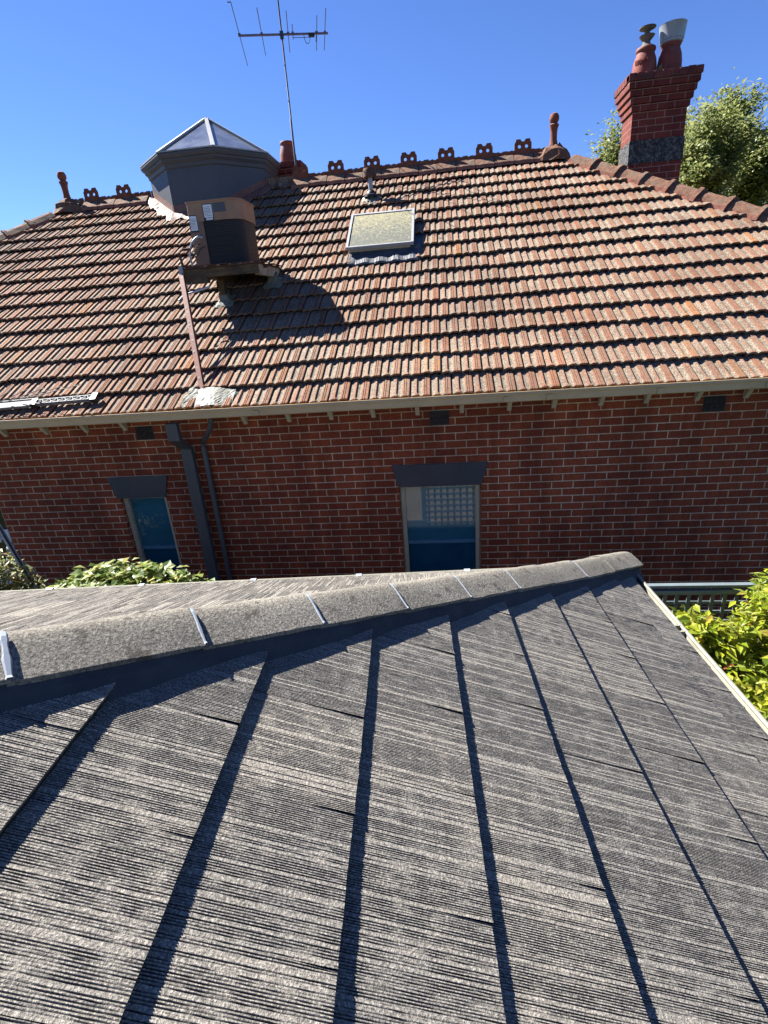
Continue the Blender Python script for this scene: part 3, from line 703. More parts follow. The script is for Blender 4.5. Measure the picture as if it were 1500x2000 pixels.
# lead sheet at the strut foot, dressed over the tiles
mb = MB(); ni, nj = 30, 12
for i in range(ni + 1):
    for j in range(nj + 1):
        x = -2.86 + .62 * i / ni + .05 * math.sin(j * .8) * (i in (0, ni)); y = EY + .0 + .29 * j / nj * (1 - .25 * (i / ni))
        h = .030 + .012 * math.sin((x + .05) * 2 * math.pi / TW * .5) + rng.normal(0, .0018)
        mb.v.append(tuple(onroof(x + .04 * (j / nj) * (1 if i < 8 else 0), y, h if 0 < i < ni else -.01)))
for i in range(ni):
    for j in range(nj): a = i * (nj + 1) + j; mb.f.append((a, a + nj + 1, a + nj + 2, a + 1)); mb.m.append(0)
mb.build('flashing', M_lead, house)

# ================================================================== AIR CONDITIONER + PLATFORM
PZ = 4.885
plat = empty('equipment_platform', (-2.68, 7.2, 4.4), label='dark weathered timber and steel platform standing on the tile roof under the brown air conditioner', cat='platform')
px0, px1, py0, py1 = -3.17, -2.19, 6.76, 7.80
MB().box(px0, px1, py0, py1, PZ - .030, PZ - .012).build('deck', M_rust, plat, bev=.004)
mb = MB(); mb.box(px0 + .32, px1 - .01, py0 + .02, py0 + .075, PZ - .135, PZ - .032); mb.build('front_beam', M_wood, plat, bev=.004)
MB().box(px0 + .005, px0 + .32, py0 + .02, py0 + .09, PZ - .20, PZ - .033).build('beam', M_wood, plat, bev=.004)
MB().box(px1 - .07, px1 - .008, py0 + .077, py1 + .12, PZ - .15, PZ - .033).build('side_beam', plain('pale_timber', (0.34, 0.28, 0.19), .85, .2, 8, .2, dirt=(0.09, 0.07, 0.05), stretch=(1, 6, 1)), plat, bev=.004)
MB().box(px0 + .31, px0 + .38, py0 + .077, py1 - .2, PZ - .16, PZ - .033).build('side_beam', M_wood, plat, bev=.004)
MB().bar((px0 - .02, py0 + .30, PZ - .045), (px1 + .05, py0 + .27, PZ - .050), .05, .028).build('cross_bearer', M_rust, plat)
for k in range(7):
    xx = px0 + .12 + k * .145 + rng.normal(0, .02); yy = py0 - abs(rng.normal(0, .025)); MB().box(xx - .06, xx + .055, yy, py0 + .05, PZ - .0105, PZ - .006 + rng.random() * .004).build('deck_board', M_rust, plat)
for k in range(3):
    yy = py0 + .15 + .3 * k; MB().box(px1 - .05, px1 + .04 + rng.random() * .05, yy, yy + .12 + rng.random() * .08, PZ - .0105, PZ - .005).build('deck_board', M_rust, plat)
for x, y in ((px0 + .345, 7.15), (px1 - .04, 7.45)):
    zb = roofz(y)
    o = MB().box(x - .04, x + .04, y - .05, y + .05, zb - .03, PZ - .152).build('post', M_wood, plat)
    mb = MB(); n_ = 20
    for i in range(n_ + 1):
        for j, (r, h) in enumerate(((.05, .12), (.056, .06), (.07, .042), (.095, .028), (.115, .012))):
            a = 2 * math.pi * i / n_; sq = 1 / max(abs(math.cos(a)), abs(math.sin(a))); sq = min(sq, 1.25)
            X_, Y_ = x + r * sq * math.cos(a) * 1.15, y + r * sq * math.sin(a)
            mb.v.append((X_, Y_, roofz(Y_) + h + rng.normal(0, .006) * (j > 0)))
    for i in range(n_):
        for j in range(4): a = i * 5 + j; mb.f.append((a, a + 5, a + 6, a + 1)); mb.m.append(0)
    mb.build('flashing', M_lead, o)
# leaning red angle-iron strut from the eave to the platform corner
A, B = np.array((-2.655, 5.612, 3.50)), np.array((-3.165, 6.735, 4.80))
mb = MB(); dr = (B - A) / np.linalg.norm(B - A)
mb.bar(A, B, .055, .006, up=(0, -1, .3)); mb.bar(A + np.array((.026, .02, 0)), B + np.array((.026, .02, 0)), .006, .05, up=(0, -1, .3))
st = mb.build('strut', M_redsteel, plat)
mb = MB()
for t in (.03, .12, .2, .33, .42, .47, .55, .58, .66, .70, .97): mb.lathe((0, 0, 0), [(0, 0)], 3) if False else mb.obox(A + (B - A) * t + np.array((rng.normal(0, .008), -.006, .0)), np.array((.010, 0, 0)), np.array((0, .002, .002)), dr * .012)
mb.build('bolt', M_lead, st)
MB().box(px0 - .02, px0 + .03, py0 - .015, py0 + .02, PZ - .14, PZ + .0).build('bracket', M_galv, plat)
mb = MB(); mb.tube([(px0 + .02, py0 + .05, PZ - .02), (px0 + .0, py0 + .05, PZ + .16), (px0 + .03, py0 + .1, PZ + .20), (px0 + .08, py0 + .2, PZ + .21)], .016, 8); mb.build('bracket_arm', M_rust, plat)

ac = empty('air_conditioner', (-2.72, 7.48, PZ), label='brown metal air conditioner condenser with black coil sides, standing on the roof platform', cat='air conditioner')
ax0, ax1, ay0, ay1, AH = -3.105, -2.43, 7.11, 7.82, .745
def roundrect(x0, x1, y0, y1, r, n=8):
    p = []
    for cx, cy, a0 in ((x1 - r, y0 + r, -90), (x1 - r, y1 - r, 0), (x0 + .02, y1 - .02, 90), (x0 + .02, y0 + .02, 180)):
        rr = r if cx > x0 + .1 else .02
        for i in range(n + 1): a = R_(a0 + 90 * i / n); p.append((cx + rr * math.cos(a), cy + rr * math.sin(a)))
    return p
def loft(rings, cap=True):
    mb = MB(); n_ = len(rings[0][0])
    for pl, z in rings: mb.v += [(x, y, z) for x, y in pl]
    for i in range(len(rings) - 1):
        for j in range(n_): mb.f.append((i * n_ + j, i * n_ + (j + 1) % n_, (i + 1) * n_ + (j + 1) % n_, (i + 1) * n_ + j)); mb.m.append(0)
    if cap: mb.f.append(tuple(range((len(rings) - 1) * n_, len(rings) * n_))); mb.m.append(0); mb.f.append(tuple(range(n_))[::-1]); mb.m.append(0)
    return mb
RR = .17
z0, z1 = PZ + .0, PZ + AH
loft([(roundrect(ax0 + .012, ax1 - .012, ay0 + .012, ay1 - .012, RR), z0 + .03), (roundrect(ax0 + .012, ax1 - .012, ay0 + .012, ay1 - .012, RR), z1 - .21)]).build('coil', M_coil, ac, smooth=True)
loft([(roundrect(ax0, ax1, ay0, ay1, RR), z1 - .222), (roundrect(ax0, ax1, ay0, ay1, RR), z1 - .012)]).build('top_casing', M_case2, ac, smooth=True)
loft([(roundrect(ax0 - .008, ax1 + .008, ay0 - .008, ay1 + .008, RR), z1 - .012), (roundrect(ax0 - .008, ax1 + .008, ay0 - .008, ay1 + .008, RR), z1 + .004), (roundrect(ax0 + .03, ax1 - .03, ay0 + .03, ay1 - .03, RR), z1 + .008)]).build('lid', M_case2, ac, smooth=True)
loft([(roundrect(ax0, ax1, ay0, ay1, RR), z0 - .010), (roundrect(ax0, ax1, ay0, ay1, RR), z0 + .032)]).build('base_pan', M_black, ac, smooth=True)
MB().box(ax0 - .001, ax0 + .185, ay0 - .001, ay0 + .06, z0 + .033, z1 - .223).build('service_panel', M_case, ac)
MB().box(ax0 - .002, ax0 + .02, ay0 + .06, ay1 - .03, z0 + .033, z1 - .223).build('side_panel', M_case, ac)
mb = MB()
for i in range(9): mb.box(ax0 + .19, ax1 - RR + .04, ay0 + .004, ay0 + .010, z0 + .07 + i * .055, z0 + .074 + i * .055)
mb.build('grille', M_black, ac)
mb = MB(); yy = ay0 - .004
mb.box(ax0 + .215, ax0 + .325, yy, ay0, z1 - .185, z1 - .045); mb.build('label', M_paper, ac)
MB().box(ax0 + .235, ax0 + .32, yy - .001, ay0, z1 - .215, z1 - .19).build('label', M_paper, ac)
MB().box(ax0 + .015, ax0 + .105, yy, ay0, z1 - .315, z1 - .155).build('label', M_paper, ac)
MB().box(ax0 + .345, ax0 + .50, yy, ay0, z1 - .135, z1 - .035).build('rating_plate', M_slate, ac)
MB().box(ax0 + .205, ax0 + .332, yy + .002, ay0 + .001, z1 - .225, z1 - .035).build('label_backing', M_black, ac)
MB().box(ax0 + .008, ax0 + .112, yy + .002, ay0 + .001, z1 - .335, z1 - .145).build('label_backing', M_black, ac)
# faint printed lines on the labels
mb = MB()
for (xa, xb, za, n_) in ((ax0 + .225, ax0 + .315, z1 - .17, 7), (ax0 + .022, ax0 + .098, z1 - .30, 8), (ax0 + .245, ax0 + .31, z1 - .208, 2)):
    for i in range(n_):
        x = xa
        while x < xb - .012: l_ = .006 + rng.random() * .018; mb.box(x, min(x + l_, xb), yy - .0015, yy, za + i * .016, za + i * .016 + .005); x += l_ + .005
mb.build('label_print', M_slate, ac)
mb = MB(); pts = [(ax0 + .15, ay0 - .01, z1 - .40)]
for i in range(1, 12):
    t = i / 11; pts.append((ax0 + .13 - .17 * math.sin(t * 1.6), ay0 - .035 - .06 * math.sin(t * 3.1), z1 - .385 - .33 * t ** 1.6))
mb.tube(pts, .013, 8); mb.build('conduit', M_cable, ac, smooth=True)
mb = MB()
for k, (dx, dz) in enumerate(((.10, -.47), (.16, -.50))):
    mb = MB(); pts = [(ax0 + dx, ay0 - .01, z1 + dz)] + [(ax0 + dx - .03 * i + rng.normal(0, .01), ay0 - .03 - .02 * math.sin(i), z1 + dz - .02 * i + rng.normal(0, .012)) for i in range(1, 7)]
    mb.tube(pts, .0045, 6); mb.build('loose_wire', M_black, ac, smooth=True)
for k in range(2):
    mb = MB()
    pts = [(ax0 - .02 + .05 * k + .012 * math.sin(i * 1.7 + k), ay0 - .34 - .02 * i, PZ - .19 - .03 * i + .008 * math.cos(i * 2.0)) for i in range(7)]
    mb.tube(pts, .004, 6); mb.build('loose_wire', M_cable, ac, smooth=True)
mb = MB(); mb.tube([(px0 + .2, 6.70, 4.60), (px0 + .35, 6.74, 4.64), (px0 + .05, 6.62, 4.56), (px0 - .0, 6.55, 4.50)], .012, 8); mb.build('pipe', M_cable, ac, smooth=True)

# ================================================================== TV ANTENNA
ant = empty('tv_antenna', (-2.48, 10.62, 6.4), label='tall roof antenna with slim mast and a boom of thin rods against the sky', cat='antenna')
mb = MB(); mb.tube([(-2.48, 10.62, 6.2), (-2.482, 10.62, 7.4), (-2.475, 10.62, 7.41), (-2.47, 10.62, 9.6)], [.019, .018, .014, .013], 10); mb.build('mast', M_slate_d, ant, smooth=True)
bx = np.array((.974, .225, 0)); by = np.array((-.225, .974, 0)); c0 = np.array((-2.47, 10.62, 8.56))
mb = MB(); mb.bar(c0 + bx * -.70, c0 + bx * .76, .028, .024); mb.build('boom', M_ant, ant)
MB().obox(c0 + np.array((0, -.01, -.01)), bx * .03, by * .03, np.array((0, 0, .045))).build('mast_clamp', M_slate_d, ant)
for t, l0, l1 in ((-.685, .95, 1.12), (-.325, .78, .74), (.105, .68, .66), (.18, .28, .20), (.575, .52, .62), (.71, .72, .62), (.565, .0, .30)):
    mb = MB(); q = c0 + bx * t + np.array((0, 0, .012)); mb.tube([q - by * l0, q + by * l1], .0065, 6)
    el = mb.build('element', M_slate_d, ant)
    MB().obox(q, bx * .02, by * .016, np.array((0, 0, .018))).build('insulator', M_ant, el)
MB().obox(c0 + bx * .485 + np.array((0, 0, -.02)), bx * .05, by * .02, np.array((0, 0, .022))).build('balun_box', M_black, ant)
mb = MB(); mb.tube([c0 + bx * (.17 + .27 * i / 8) + np.array((0, 0, -.045)) for i in range(9)], .004, 6)
mb.tube([c0 + bx * (.36 + .05 * (1 - math.cos(i / 8 * math.pi))) + np.array((0, 0, -.02 - .11 * math.sin(i / 8 * math.pi))) for i in range(9)], .005, 6); mb.build('cable', M_black, ant)
q = c0 - bx * .685 - by * .95 + np.array((0, 0, .012)); mb = MB(); mb.tube([q, q - bx * .05], .0065, 6); mb.build('rod_end', M_slate_d, ant)

# ================================================================== ALUMINIUM RAIL LYING ON THE ROOF
lp = empty('aluminium_pole', (-5.2, 5.75, 3.6), label='silver aluminium telescopic pole with black end caps lying along the tiles above the gutter', cat='pole')
a, b = onroof(-5.423, 5.523, .06), onroof(-3.889, 5.577, .06)
d = (b - a) / np.linalg.norm(b - a)
m1 = a + d * (np.linalg.norm(b - a) * .53)
mb = MB(); mb.bar(m1, b, .085, .028, up=nx); mb.bar(m1 + ux * .032, b + ux * .032, .012, .046, up=nx); mb.bar(m1 - ux * .032, b - ux * .032, .012, .046, up=nx)
for i in range(16):
    t0 = m1 + (b - m1) * (i / 16); t1 = m1 + (b - m1) * ((i + 1) / 16); s = .028 if i % 2 else -.028
    mb.bar(t0 - ux * s + nx * .022, t1 + ux * s + nx * .022, .008, .008, up=nx)
mb.build('rail', M_alu, lp)
mb = MB(); mb.bar(a, m1 - d * .03, .10, .032, up=nx); mb.bar(a + ux * .055, m1 - d * .03 + ux * .055, .012, .05, up=nx); mb.build('outer_rail', M_alu, lp)
for q in (m1, b): mb = MB(); mb.bar(q - d * .03, q + d * .035, .108, .056, up=nx); mb.build('end_cap', M_black, lp)
mb = MB()
for k in range(5):
    q0 = a + d * (.25 + .13 * k) + nx * .05 + ux * (.02 * k - .03); mb.tube([q0, q0 + d * (.35 + .1 * k) + nx * (.10 + .02 * k) + ux * (.10 - .05 * k)], .005, 6)
mb.build('wire', M_alu, lp)

# ================================================================== NEAR TILED HOUSE
sc = 1.07
O = np.array([1.194 * sc, 3.296 * sc, 4.2 - 1.7 * sc]); az = R_(-3.6)
YN = np.array([math.sin(az), math.cos(az), 0]); XN = np.array([YN[1], -YN[0], 0]); ZN = np.array([0, 0, 1.])
NP = R_(24.5); tpn = math.tan(NP)
def L2(u, v, z): return O + XN * u + YN * v + ZN * z
near = empty('tiled_house', tuple(L2(-2.5, -2.5, 0) * np.array((1, 1, 0))), label='single-storey house in the foreground under a hipped roof of grey combed concrete tiles', cat='house')
G, CW = 0.315, 0.2985
def shake_field(name, flip, s_lo, nrows, t_lo, t_hi, ph, NG, NA, smax=5.6):
    """s = distance down the slope from the eave corner (negative up-slope), t = along the eave"""
    Vs, Fs, As = [], [], []; off = 0
    for r in range(nrows):
        s1 = s_lo - r * G; s0 = s1 - G - .03
        if r == 0: s1 = -.083
        p_ = ph + (0.5 if r % 2 else 0) * CW
        k0 = int(math.floor((t_lo - p_) / CW)); k1 = int(math.ceil((t_hi - p_) / CW))
        for k in range(k0, k1):
            ta = p_ + k * CW; tb = ta + CW
            um = s0 * math.cos(NP)
            if ta > s1 * math.cos(NP) + .02: continue
            jt, jh, jr, js = rng.normal(0, .0008), rng.normal(0, .0007), rng.normal(0, .003), rng.normal(0, .0008)
            jw = rng.uniform(.0005, .0045)
            nf = NG * 3 + 2
            base = np.linspace(0, 1, nf)
            amp = np.zeros(nf); gidx = np.arange(2, nf - 1, 3)
            dep = np.where(rng.random(len(gidx)) < .18, .08, rng.uniform(.5, 1.0, len(gidx)))
            sl_ = np.linspace(s1, s0, NA + 1); rows = []; gz = []
            env = rng.uniform(.45, 1.15, (NA + 2, 9)) if not flip else np.repeat(rng.uniform(.6, 1.1, (1, 9)), NA + 2, 0) 
            ex = np.stack([np.interp(base, np.linspace(0, 1, 9), e_) for e_ in env])
            edge = np.interp(base, np.linspace(0, 1, 12), rng.normal(0, .0007, 12))
            lip = np.minimum(1, np.abs(base - 0) * 40) * 0 + 1
            for i in range(NA + 2):
                ii = max(i - 1, 0); s = sl_[ii]
                h = np.full(nf, .026 * (1 - (s1 - s) / (G + .03)) + jh) + jr * (base - .5) * .3
                g = np.zeros(nf); g[gidx] = dep * ex[i][gidx] * (rng.uniform(.5, 1.2, len(gidx)) if not flip else rng.uniform(.9, 1.08, len(gidx)))
                g = np.clip(g, 0, 1.1)
                hh = h - g * .0042 + rng.normal(0, .00025, nf)
                hh += .0035 * np.exp(-((base - 1) / .02) ** 2) * 0
                # the right-hand edge rolls down towards the joint
                hh -= jw * np.clip((base - .975) / .025, 0, 1) * max(0, 1 - (s1 - s) / .11)
                hh += .003 * np.exp(-(base / .03) ** 2) * max(0, 1 - (s1 - s) / .16)
                if i == 0: hh = h - .024 ; 
                tt = ta + .0002 + base * (CW - .0004) + jt * .2
                ss = s + (edge if i <= 1 else 0) + js * (i <= 1)
                u = ss * math.cos(NP); z = -ss * math.sin(NP)
                uu = np.broadcast_to(u, nf).copy() + hh * math.sin(NP); zz_ = z + hh * math.cos(NP)
                tt = np.minimum(tt, uu)                    # cut on the hip
                rows.append((uu, tt, np.broadcast_to(zz_, nf))); gz.append(g if i > 0 else np.full(nf, .9))  # riser row: shade painted in through the groove value
            U = np.concatenate([r_[0] for r_ in rows]); T = np.concatenate([r_[1] for r_ in rows]); Z = np.concatenate([r_[2] for r_ in rows]) - .026
            if flip: V = O + T[:, None] * XN + U[:, None] * YN + Z[:, None] * ZN
            else: V = O + U[:, None] * XN + T[:, None] * YN + Z[:, None] * ZN
            i_ = np.arange(NA + 1)[:, None] * nf + np.arange(nf - 1)[None]
            F = np.stack([i_, i_ + 1, i_ + nf + 1, i_ + nf], -1).reshape(-1, 4) + off
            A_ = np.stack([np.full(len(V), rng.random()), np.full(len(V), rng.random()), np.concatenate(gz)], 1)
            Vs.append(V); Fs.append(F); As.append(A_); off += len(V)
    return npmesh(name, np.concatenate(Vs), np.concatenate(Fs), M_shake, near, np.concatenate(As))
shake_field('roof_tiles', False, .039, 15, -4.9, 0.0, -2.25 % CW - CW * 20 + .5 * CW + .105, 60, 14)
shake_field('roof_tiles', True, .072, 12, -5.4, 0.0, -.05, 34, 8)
# under-sheet so nothing shows between tiles
mb = MB(); e = -.045
mb.add([L2(-.05, 0, e), L2(-.05, -4.9, e), L2(-4.8, -4.9, 4.75 * tpn + e), L2(-.05, -.05, e)], [(0, 1, 2, 3)])
mb.add([L2(-.05, -.05, e), L2(-4.8, -4.8, 4.75 * tpn + e), L2(-5.4, -4.8, 4.75 * tpn + e), L2(-5.4, -.05, e)], [(0, 1, 2, 3)])
mb.build('underlay', M_black, near)

# concrete hip caps with charcoal pointing
hd = np.array([-1, -1, tpn]); HL = np.linalg.norm(hd)
dv = (-XN - YN + ZN * tpn) / HL; wv = (XN - YN) / math.sqrt(2)      # wv points to the near slope
uv = np.cross(dv, wv); uv = uv if uv[2] > 0 else -uv
joints = [.02, .33, .60, .87, 1.095, 1.365, 1.636, 1.907, 2.180, 2.478, 2.75, 3.0, 3.275, 3.55, 3.82, 4.1, 4.4]
for i in range(len(joints) - 1):
    a0, a1 = joints[i], joints[i + 1]
    mb = MB(); W2 = .113; th = .015
    sec = [(-W2, .004), (-.055, .045), (-.020, .058), (.0, .061), (.020, .056), (.060, .033), (W2, .001), (W2 - .004, .001 - th), (0, .060 - th * 2), (-W2 + .004, .004 - th)]
    nseg = 9; ns = len(sec)
    for j in range(nseg + 1):
        t = j / nseg; a = a0 - .004 * (i > 0) + (a1 - a0 + .004) * t
        p0 = L2(-a, -a, a * tpn); k = 1.0 + (.035 if i == 0 else 0) + .02 * (1 - t)
        lift = .007 * (1 - t) + .002 + (.016 if i == 0 else 0)
        for (s_, u_) in sec:
            q = p0 + wv * s_ * k + uv * (u_ + lift) + rng.normal(0, .0009, 3)
            mb.v.append(tuple(q))
    for j in range(nseg):
        for m_ in range(ns): b_ = j * ns + m_; c_ = j * ns + (m_ + 1) % ns; mb.f.append((b_, c_, c_ + ns, b_ + ns)); mb.m.append(0)
    mb.f += [tuple(range(ns)), tuple(range(nseg * ns, nseg * ns + ns))]; mb.m += [0, 0]
    cap = mb.build('hip_cap', M_ccap, near, smooth=True)
    # smears of white sealant at the joints seen in the photograph
    if i in (1, 2, 4, 5, 6, 7, 8, 9):
        sm = MB(); a = a0; wdt = {9: .008, 8: .0042, 7: .0034, 6: .0027, 5: .0022}.get(i, .0014)
        p0 = L2(-a, -a, a * tpn)
        nn_ = 14
        for j in range(nn_ + 1):
            s_ = .004 + (W2 + .002) * j / nn_
            u_ = np.interp(s_, [0, .020, .060, W2], [.061, .056, .033, .001]) + .0115
            hw = wdt * (1 + .15 * math.sin(j * .9)) * rng.uniform(.85, 1.12)
            for e_, lf in ((-1, -.003), (-.6, .0012), (.6, .0012), (1, -.003)): sm.v.append(tuple(p0 + wv * s_ + uv * (u_ + lf + .0025) + dv * (hw * e_ - .004)))
        for j in range(nn_):
            for m_ in range(3): b_ = j * 4 + m_; sm.f.append((b_, b_ + 1, b_ + 5, b_ + 4)); sm.m.append(0)
        sm.build('sealant', M_silic, cap)
# pointing both sides
mb = MB(); N_ = 90
for i in range(N_ + 1):
    a = .03 + 4.4 * i / N_; p0 = L2(-a, -a, a * tpn)
    wob = .004 * math.sin(i * .7) + rng.normal(0, .0015)
    for s_, u_ in ((.0, .02), (.100, .0), (.120 + wob, -.024), (.153 + wob, -.075)): mb.v.append(tuple(p0 + wv * s_ + uv * u_))
    for s_, u_ in ((-.112, .0), (-.150, -.075)): mb.v.append(tuple(p0 + wv * s_ + uv * u_))
for i in range(N_):
    k = i * 6; mb.f += [(k, k + 1, k + 7, k + 6), (k + 1, k + 2, k + 8, k + 7), (k + 2, k + 3, k + 9, k + 8), (k, k + 6, k + 10, k + 4), (k + 4, k + 10, k + 11, k + 5)]; mb.m += [0] * 5
mb.f += [(0, 4, 5, 3, 2, 1)]; mb.m += [0]
mb.build('hip_pointing', M_point, near)

# gutters
def ngutter(name, swap, L, mat):
    mb = MB()
    gp = [(-.095, -.012), (-.095, -.075), (.0, -.082), (.012, -.02), (.008, .002), (-.004, .006), (-.012, .0), (-.006, -.015), (-.016, -.066), (-.083, -.062), (-.083, -.012)]
    k = len(gp)
    for t in (.012, -L):
        for (a, z) in gp:
            tt = t + (0 if t < 0 else (a if a < .5 else 0))
            u, v = (a, tt) if not swap else (tt, a)
            mb.v.append(tuple(L2(u, v, z)))
    for j in range(k): mb.f.append((j, (j + 1) % k, k + (j + 1) % k, k + j)); mb.m.append(0)
    return mb.build(name, mat, near)
g1 = ngutter('gutter', False, 5.0, M_cream); g2 = ngutter('gutter', True, 5.5, M_cream)
mb = MB()
for v in (-.80, -.86): mb.obox(L2(-.045, v, -.03), XN * .052, YN * .004, ZN * .035)
mb.build('gutter_joint', M_cream, g1)
mb = MB(); mb.obox(L2(-.05, -.835, -.045), XN * .035, YN * .014, ZN * .02); mb.build('gutter_gap', M_black, g1)
for u in (-1.15, -1.95, -2.75, -3.62, -4.35): MB().obox(L2(u, -.03, .008), XN * .022, YN * .035, ZN * .004).build('gutter_strap', M_silic, g2)
# walls of the near house
mb = MB(); i_ = -.42
c_ = [L2(i_, i_, 0), L2(i_, -6.5, 0), L2(-7, -6.5, 0), L2(-7, i_, 0)]
for j in range(4):
    p, q = c_[j].copy(), c_[(j + 1) % 4].copy(); a_, b_ = p.copy(), q.copy(); a_[2] = 0; b_[2] = 0
    p[2] = q[2] = O[2] - .06; mb.add([a_, b_, q, p], [(0, 1, 2, 3)])
mb.build('wall', M_creamw, near)
mb = MB(); p = [L2(0.0 - .09, -.09, -.06), L2(-.09, -6.5, -.06), L2(i_, -6.5, -.06), L2(i_, i_, -.06), L2(-7, i_, -.06), L2(-7, -.09, -.06)]
mb.add(p, [(0, 1, 2, 3), (0, 3, 4, 5)]); mb.build('soffit', M_creamw, near)

# ================================================================== FENCE WITH TRELLIS
fe = empty('lattice_fence', (0.6, 4.2, 0), label='blue-grey fence with a square lattice top, running between the two houses behind the lime-leaved shrub', cat='fence')
fx0, fx1 = -.32, 2.62
MB().box(fx0, fx1, 4.185, 4.235, 1.79, 1.815).build('top_rail', M_fence, fe, bev=.003)
MB().box(fx0, fx1, 4.17, 4.20, 1.735, 1.772).build('rail', M_fence, fe)
mb = MB(); zz_ = 1.70
for i in range(60):
    x = fx0 + .02 + i * .098
    if x > fx1 - .03: break
    mb.box(x, x + .032, 4.205, 4.213, 1.0, 1.79)
for j in range(8): mb.box(fx0, fx1, 4.214, 4.222, 1.04 + j * .095, 1.04 + j * .095 + .032)
mb.build('lattice', M_fence, fe)
mb = MB()
x = -7.0
while x < 3.2: mb.box(x, x + .0995, 4.20, 4.215, .05, 1.02 if x > fx0 else 1.10); x += .10
mb.build('palings', M_fence, fe)
for x in (fx0 - .04, 1.05, 2.62, -2.4, -4.6, -6.9): MB().box(x - .035, x + .035, 4.13, 4.20, 0, 1.84 if x > -1 else 1.15).build('post', M_fence, fe, bev=.004)

# ================================================================== FOLIAGE
def leaves(P0, size, aspect=.5, up=.4, var=.35, fold=.25, lean=None):
    n = len(P0); sz = size * (1 + var * rng.normal(size=n)).clip(.4, 1.8)
    nrm = rng.normal(size=(n, 3)); nrm[:, 2] = np.abs(nrm[:, 2]) + up * 2; nrm /= np.linalg.norm(nrm, axis=1)[:, None]
    d = rng.normal(size=(n, 3)); 
    if lean is not None: d = d * .6 + lean
    d -= (d * nrm).sum(1)[:, None] * nrm; d /= np.linalg.norm(d, axis=1)[:, None]
    s = np.cross(nrm, d)
    L_ = sz[:, None]; Wd = sz[:, None] * aspect / 2
    b = P0; tip = P0 + d * L_ - nrm * L_ * .15; ml = P0 + d * L_ * .42 + s * Wd + nrm * Wd * fold; mr = P0 + d * L_ * .42 - s * Wd + nrm * Wd * fold; mid = P0 + d * L_ * .45 - nrm * L_ * .02
    V = np.stack([b, ml, tip, mr, mid], 1).reshape(-1, 3); k = np.arange(n)[:, None] * 5
    F = np.concatenate([k + np.array([[0, 4, 1]]), k + np.array([[1, 4, 2]]), k + np.array([[2, 4, 3]]), k + np.array([[3, 4, 0]])], 0)
    r_ = np.repeat(rng.random(n), 5)
    A = np.stack([r_, np.zeros_like(r_), np.zeros_like(r_)], 1)
    return V, F, A
def cloud(blobs, n, shell=.55):
    """points in a union of ellipsoids (cx,cy,cz,rx,ry,rz), denser towards the shell"""
    w_ = np.array([b[3] * b[4] + b[4] * b[5] + b[3] * b[5] for b in blobs]); idx = rng.choice(len(blobs), n, p=w_ / w_.sum())
    B = np.array(blobs)[idx]; d = rng.normal(size=(n, 3)); d /= np.linalg.norm(d, axis=1)[:, None]
    r = (shell + (1 - shell) * rng.random(n) + rng.normal(0, .07, n))[:, None]
    return B[:, :3] + d * r * B[:, 3:6]
def twigs(root, pts, r, mat, parent, name='stem'):
    mb = MB()
    for p in pts:
        a = np.array(root, float); b = np.array(p, float); m_ = (a + b) / 2 + rng.normal(0, .06, 3) * np.linalg.norm(b - a)
        m_[2] = a[2] + (b[2] - a[2]) * .62
        mb.tube([a, m_, b], [r, r * .6, r * .2], 6)
    return mb.build(name, mat, parent)

# lime-leaved shrub in the passage at the right
sh = empty('shrub', (2.6, 3.2, 0), label='lime green broad-leaved shrub filling the gap beside the near gutter at the right', cat='shrub')
bl = []
for (x, y, z, r) in ((1.74, 3.72, 1.38, .16), (1.95, 4.0, 1.50, .20), (1.70, 3.3, 1.18, .22), (2.62, 3.85, 1.86, .26), (2.95, 3.95, 1.95, .32), (1.74, 3.72, 1.62, .13), (1.95, 3.8, 1.62, .15), (2.15, 3.72, 1.60, .16), (2.38, 3.8, 1.70, .19), (1.85, 2.9, .98, .28), (1.72, 2.3, .72, .26), (1.95, 3.85, 1.35, .30), (2.2, 3.55, 1.30, .36), (2.35, 3.85, 1.42, .28), (2.75, 4.0, 1.50, .34), (3.05, 4.1, 1.62, .34), (2.7, 3.6, 1.42, .40), (2.1, 3.1, 1.02, .38), (2.5, 3.0, 1.15, .42),
                     (2.95, 3.2, 1.2, .42), (2.0, 2.6, .80, .36), (2.35, 2.4, .90, .42), (2.8, 2.5, 1.05, .42), (3.3, 2.9, 1.3, .5), (1.75, 3.45, 1.12, .24), (3.4, 3.6, 1.4, .45), (2.2, 1.8, .62, .45), (2.7, 1.7, .7, .5), (3.2, 2.0, .9, .5)):
    bl.append((x, y, z, r, r * .95, r * .75))
for _ in range(34):
    b = bl[rng.integers(len(bl))]; a = rng.random() * 6.28
    bl.append((b[0] + .8 * b[3] * math.cos(a), b[1] + .8 * b[4] * math.sin(a), b[2] + b[5] * rng.uniform(.1, .7), .13, .13, .13))
V, F, A = leaves(cloud(bl, 17000, .5), .088, .48, .75, lean=np.array((-.1, -.1, .25)))
V2, F2, A2 = leaves(cloud(bl, 9000, .7), .052, .42, .6, lean=np.array((-.1, -.1, .45)))
npmesh('foliage', np.concatenate([V, V2]), np.concatenate([F, F2 + len(V)]), M_leaf_y, sh, np.concatenate([A, A2]))
twigs((2.6, 3.2, 0), [(b[0], b[1], b[2]) for b in bl[:40]], .03, M_bark, sh)

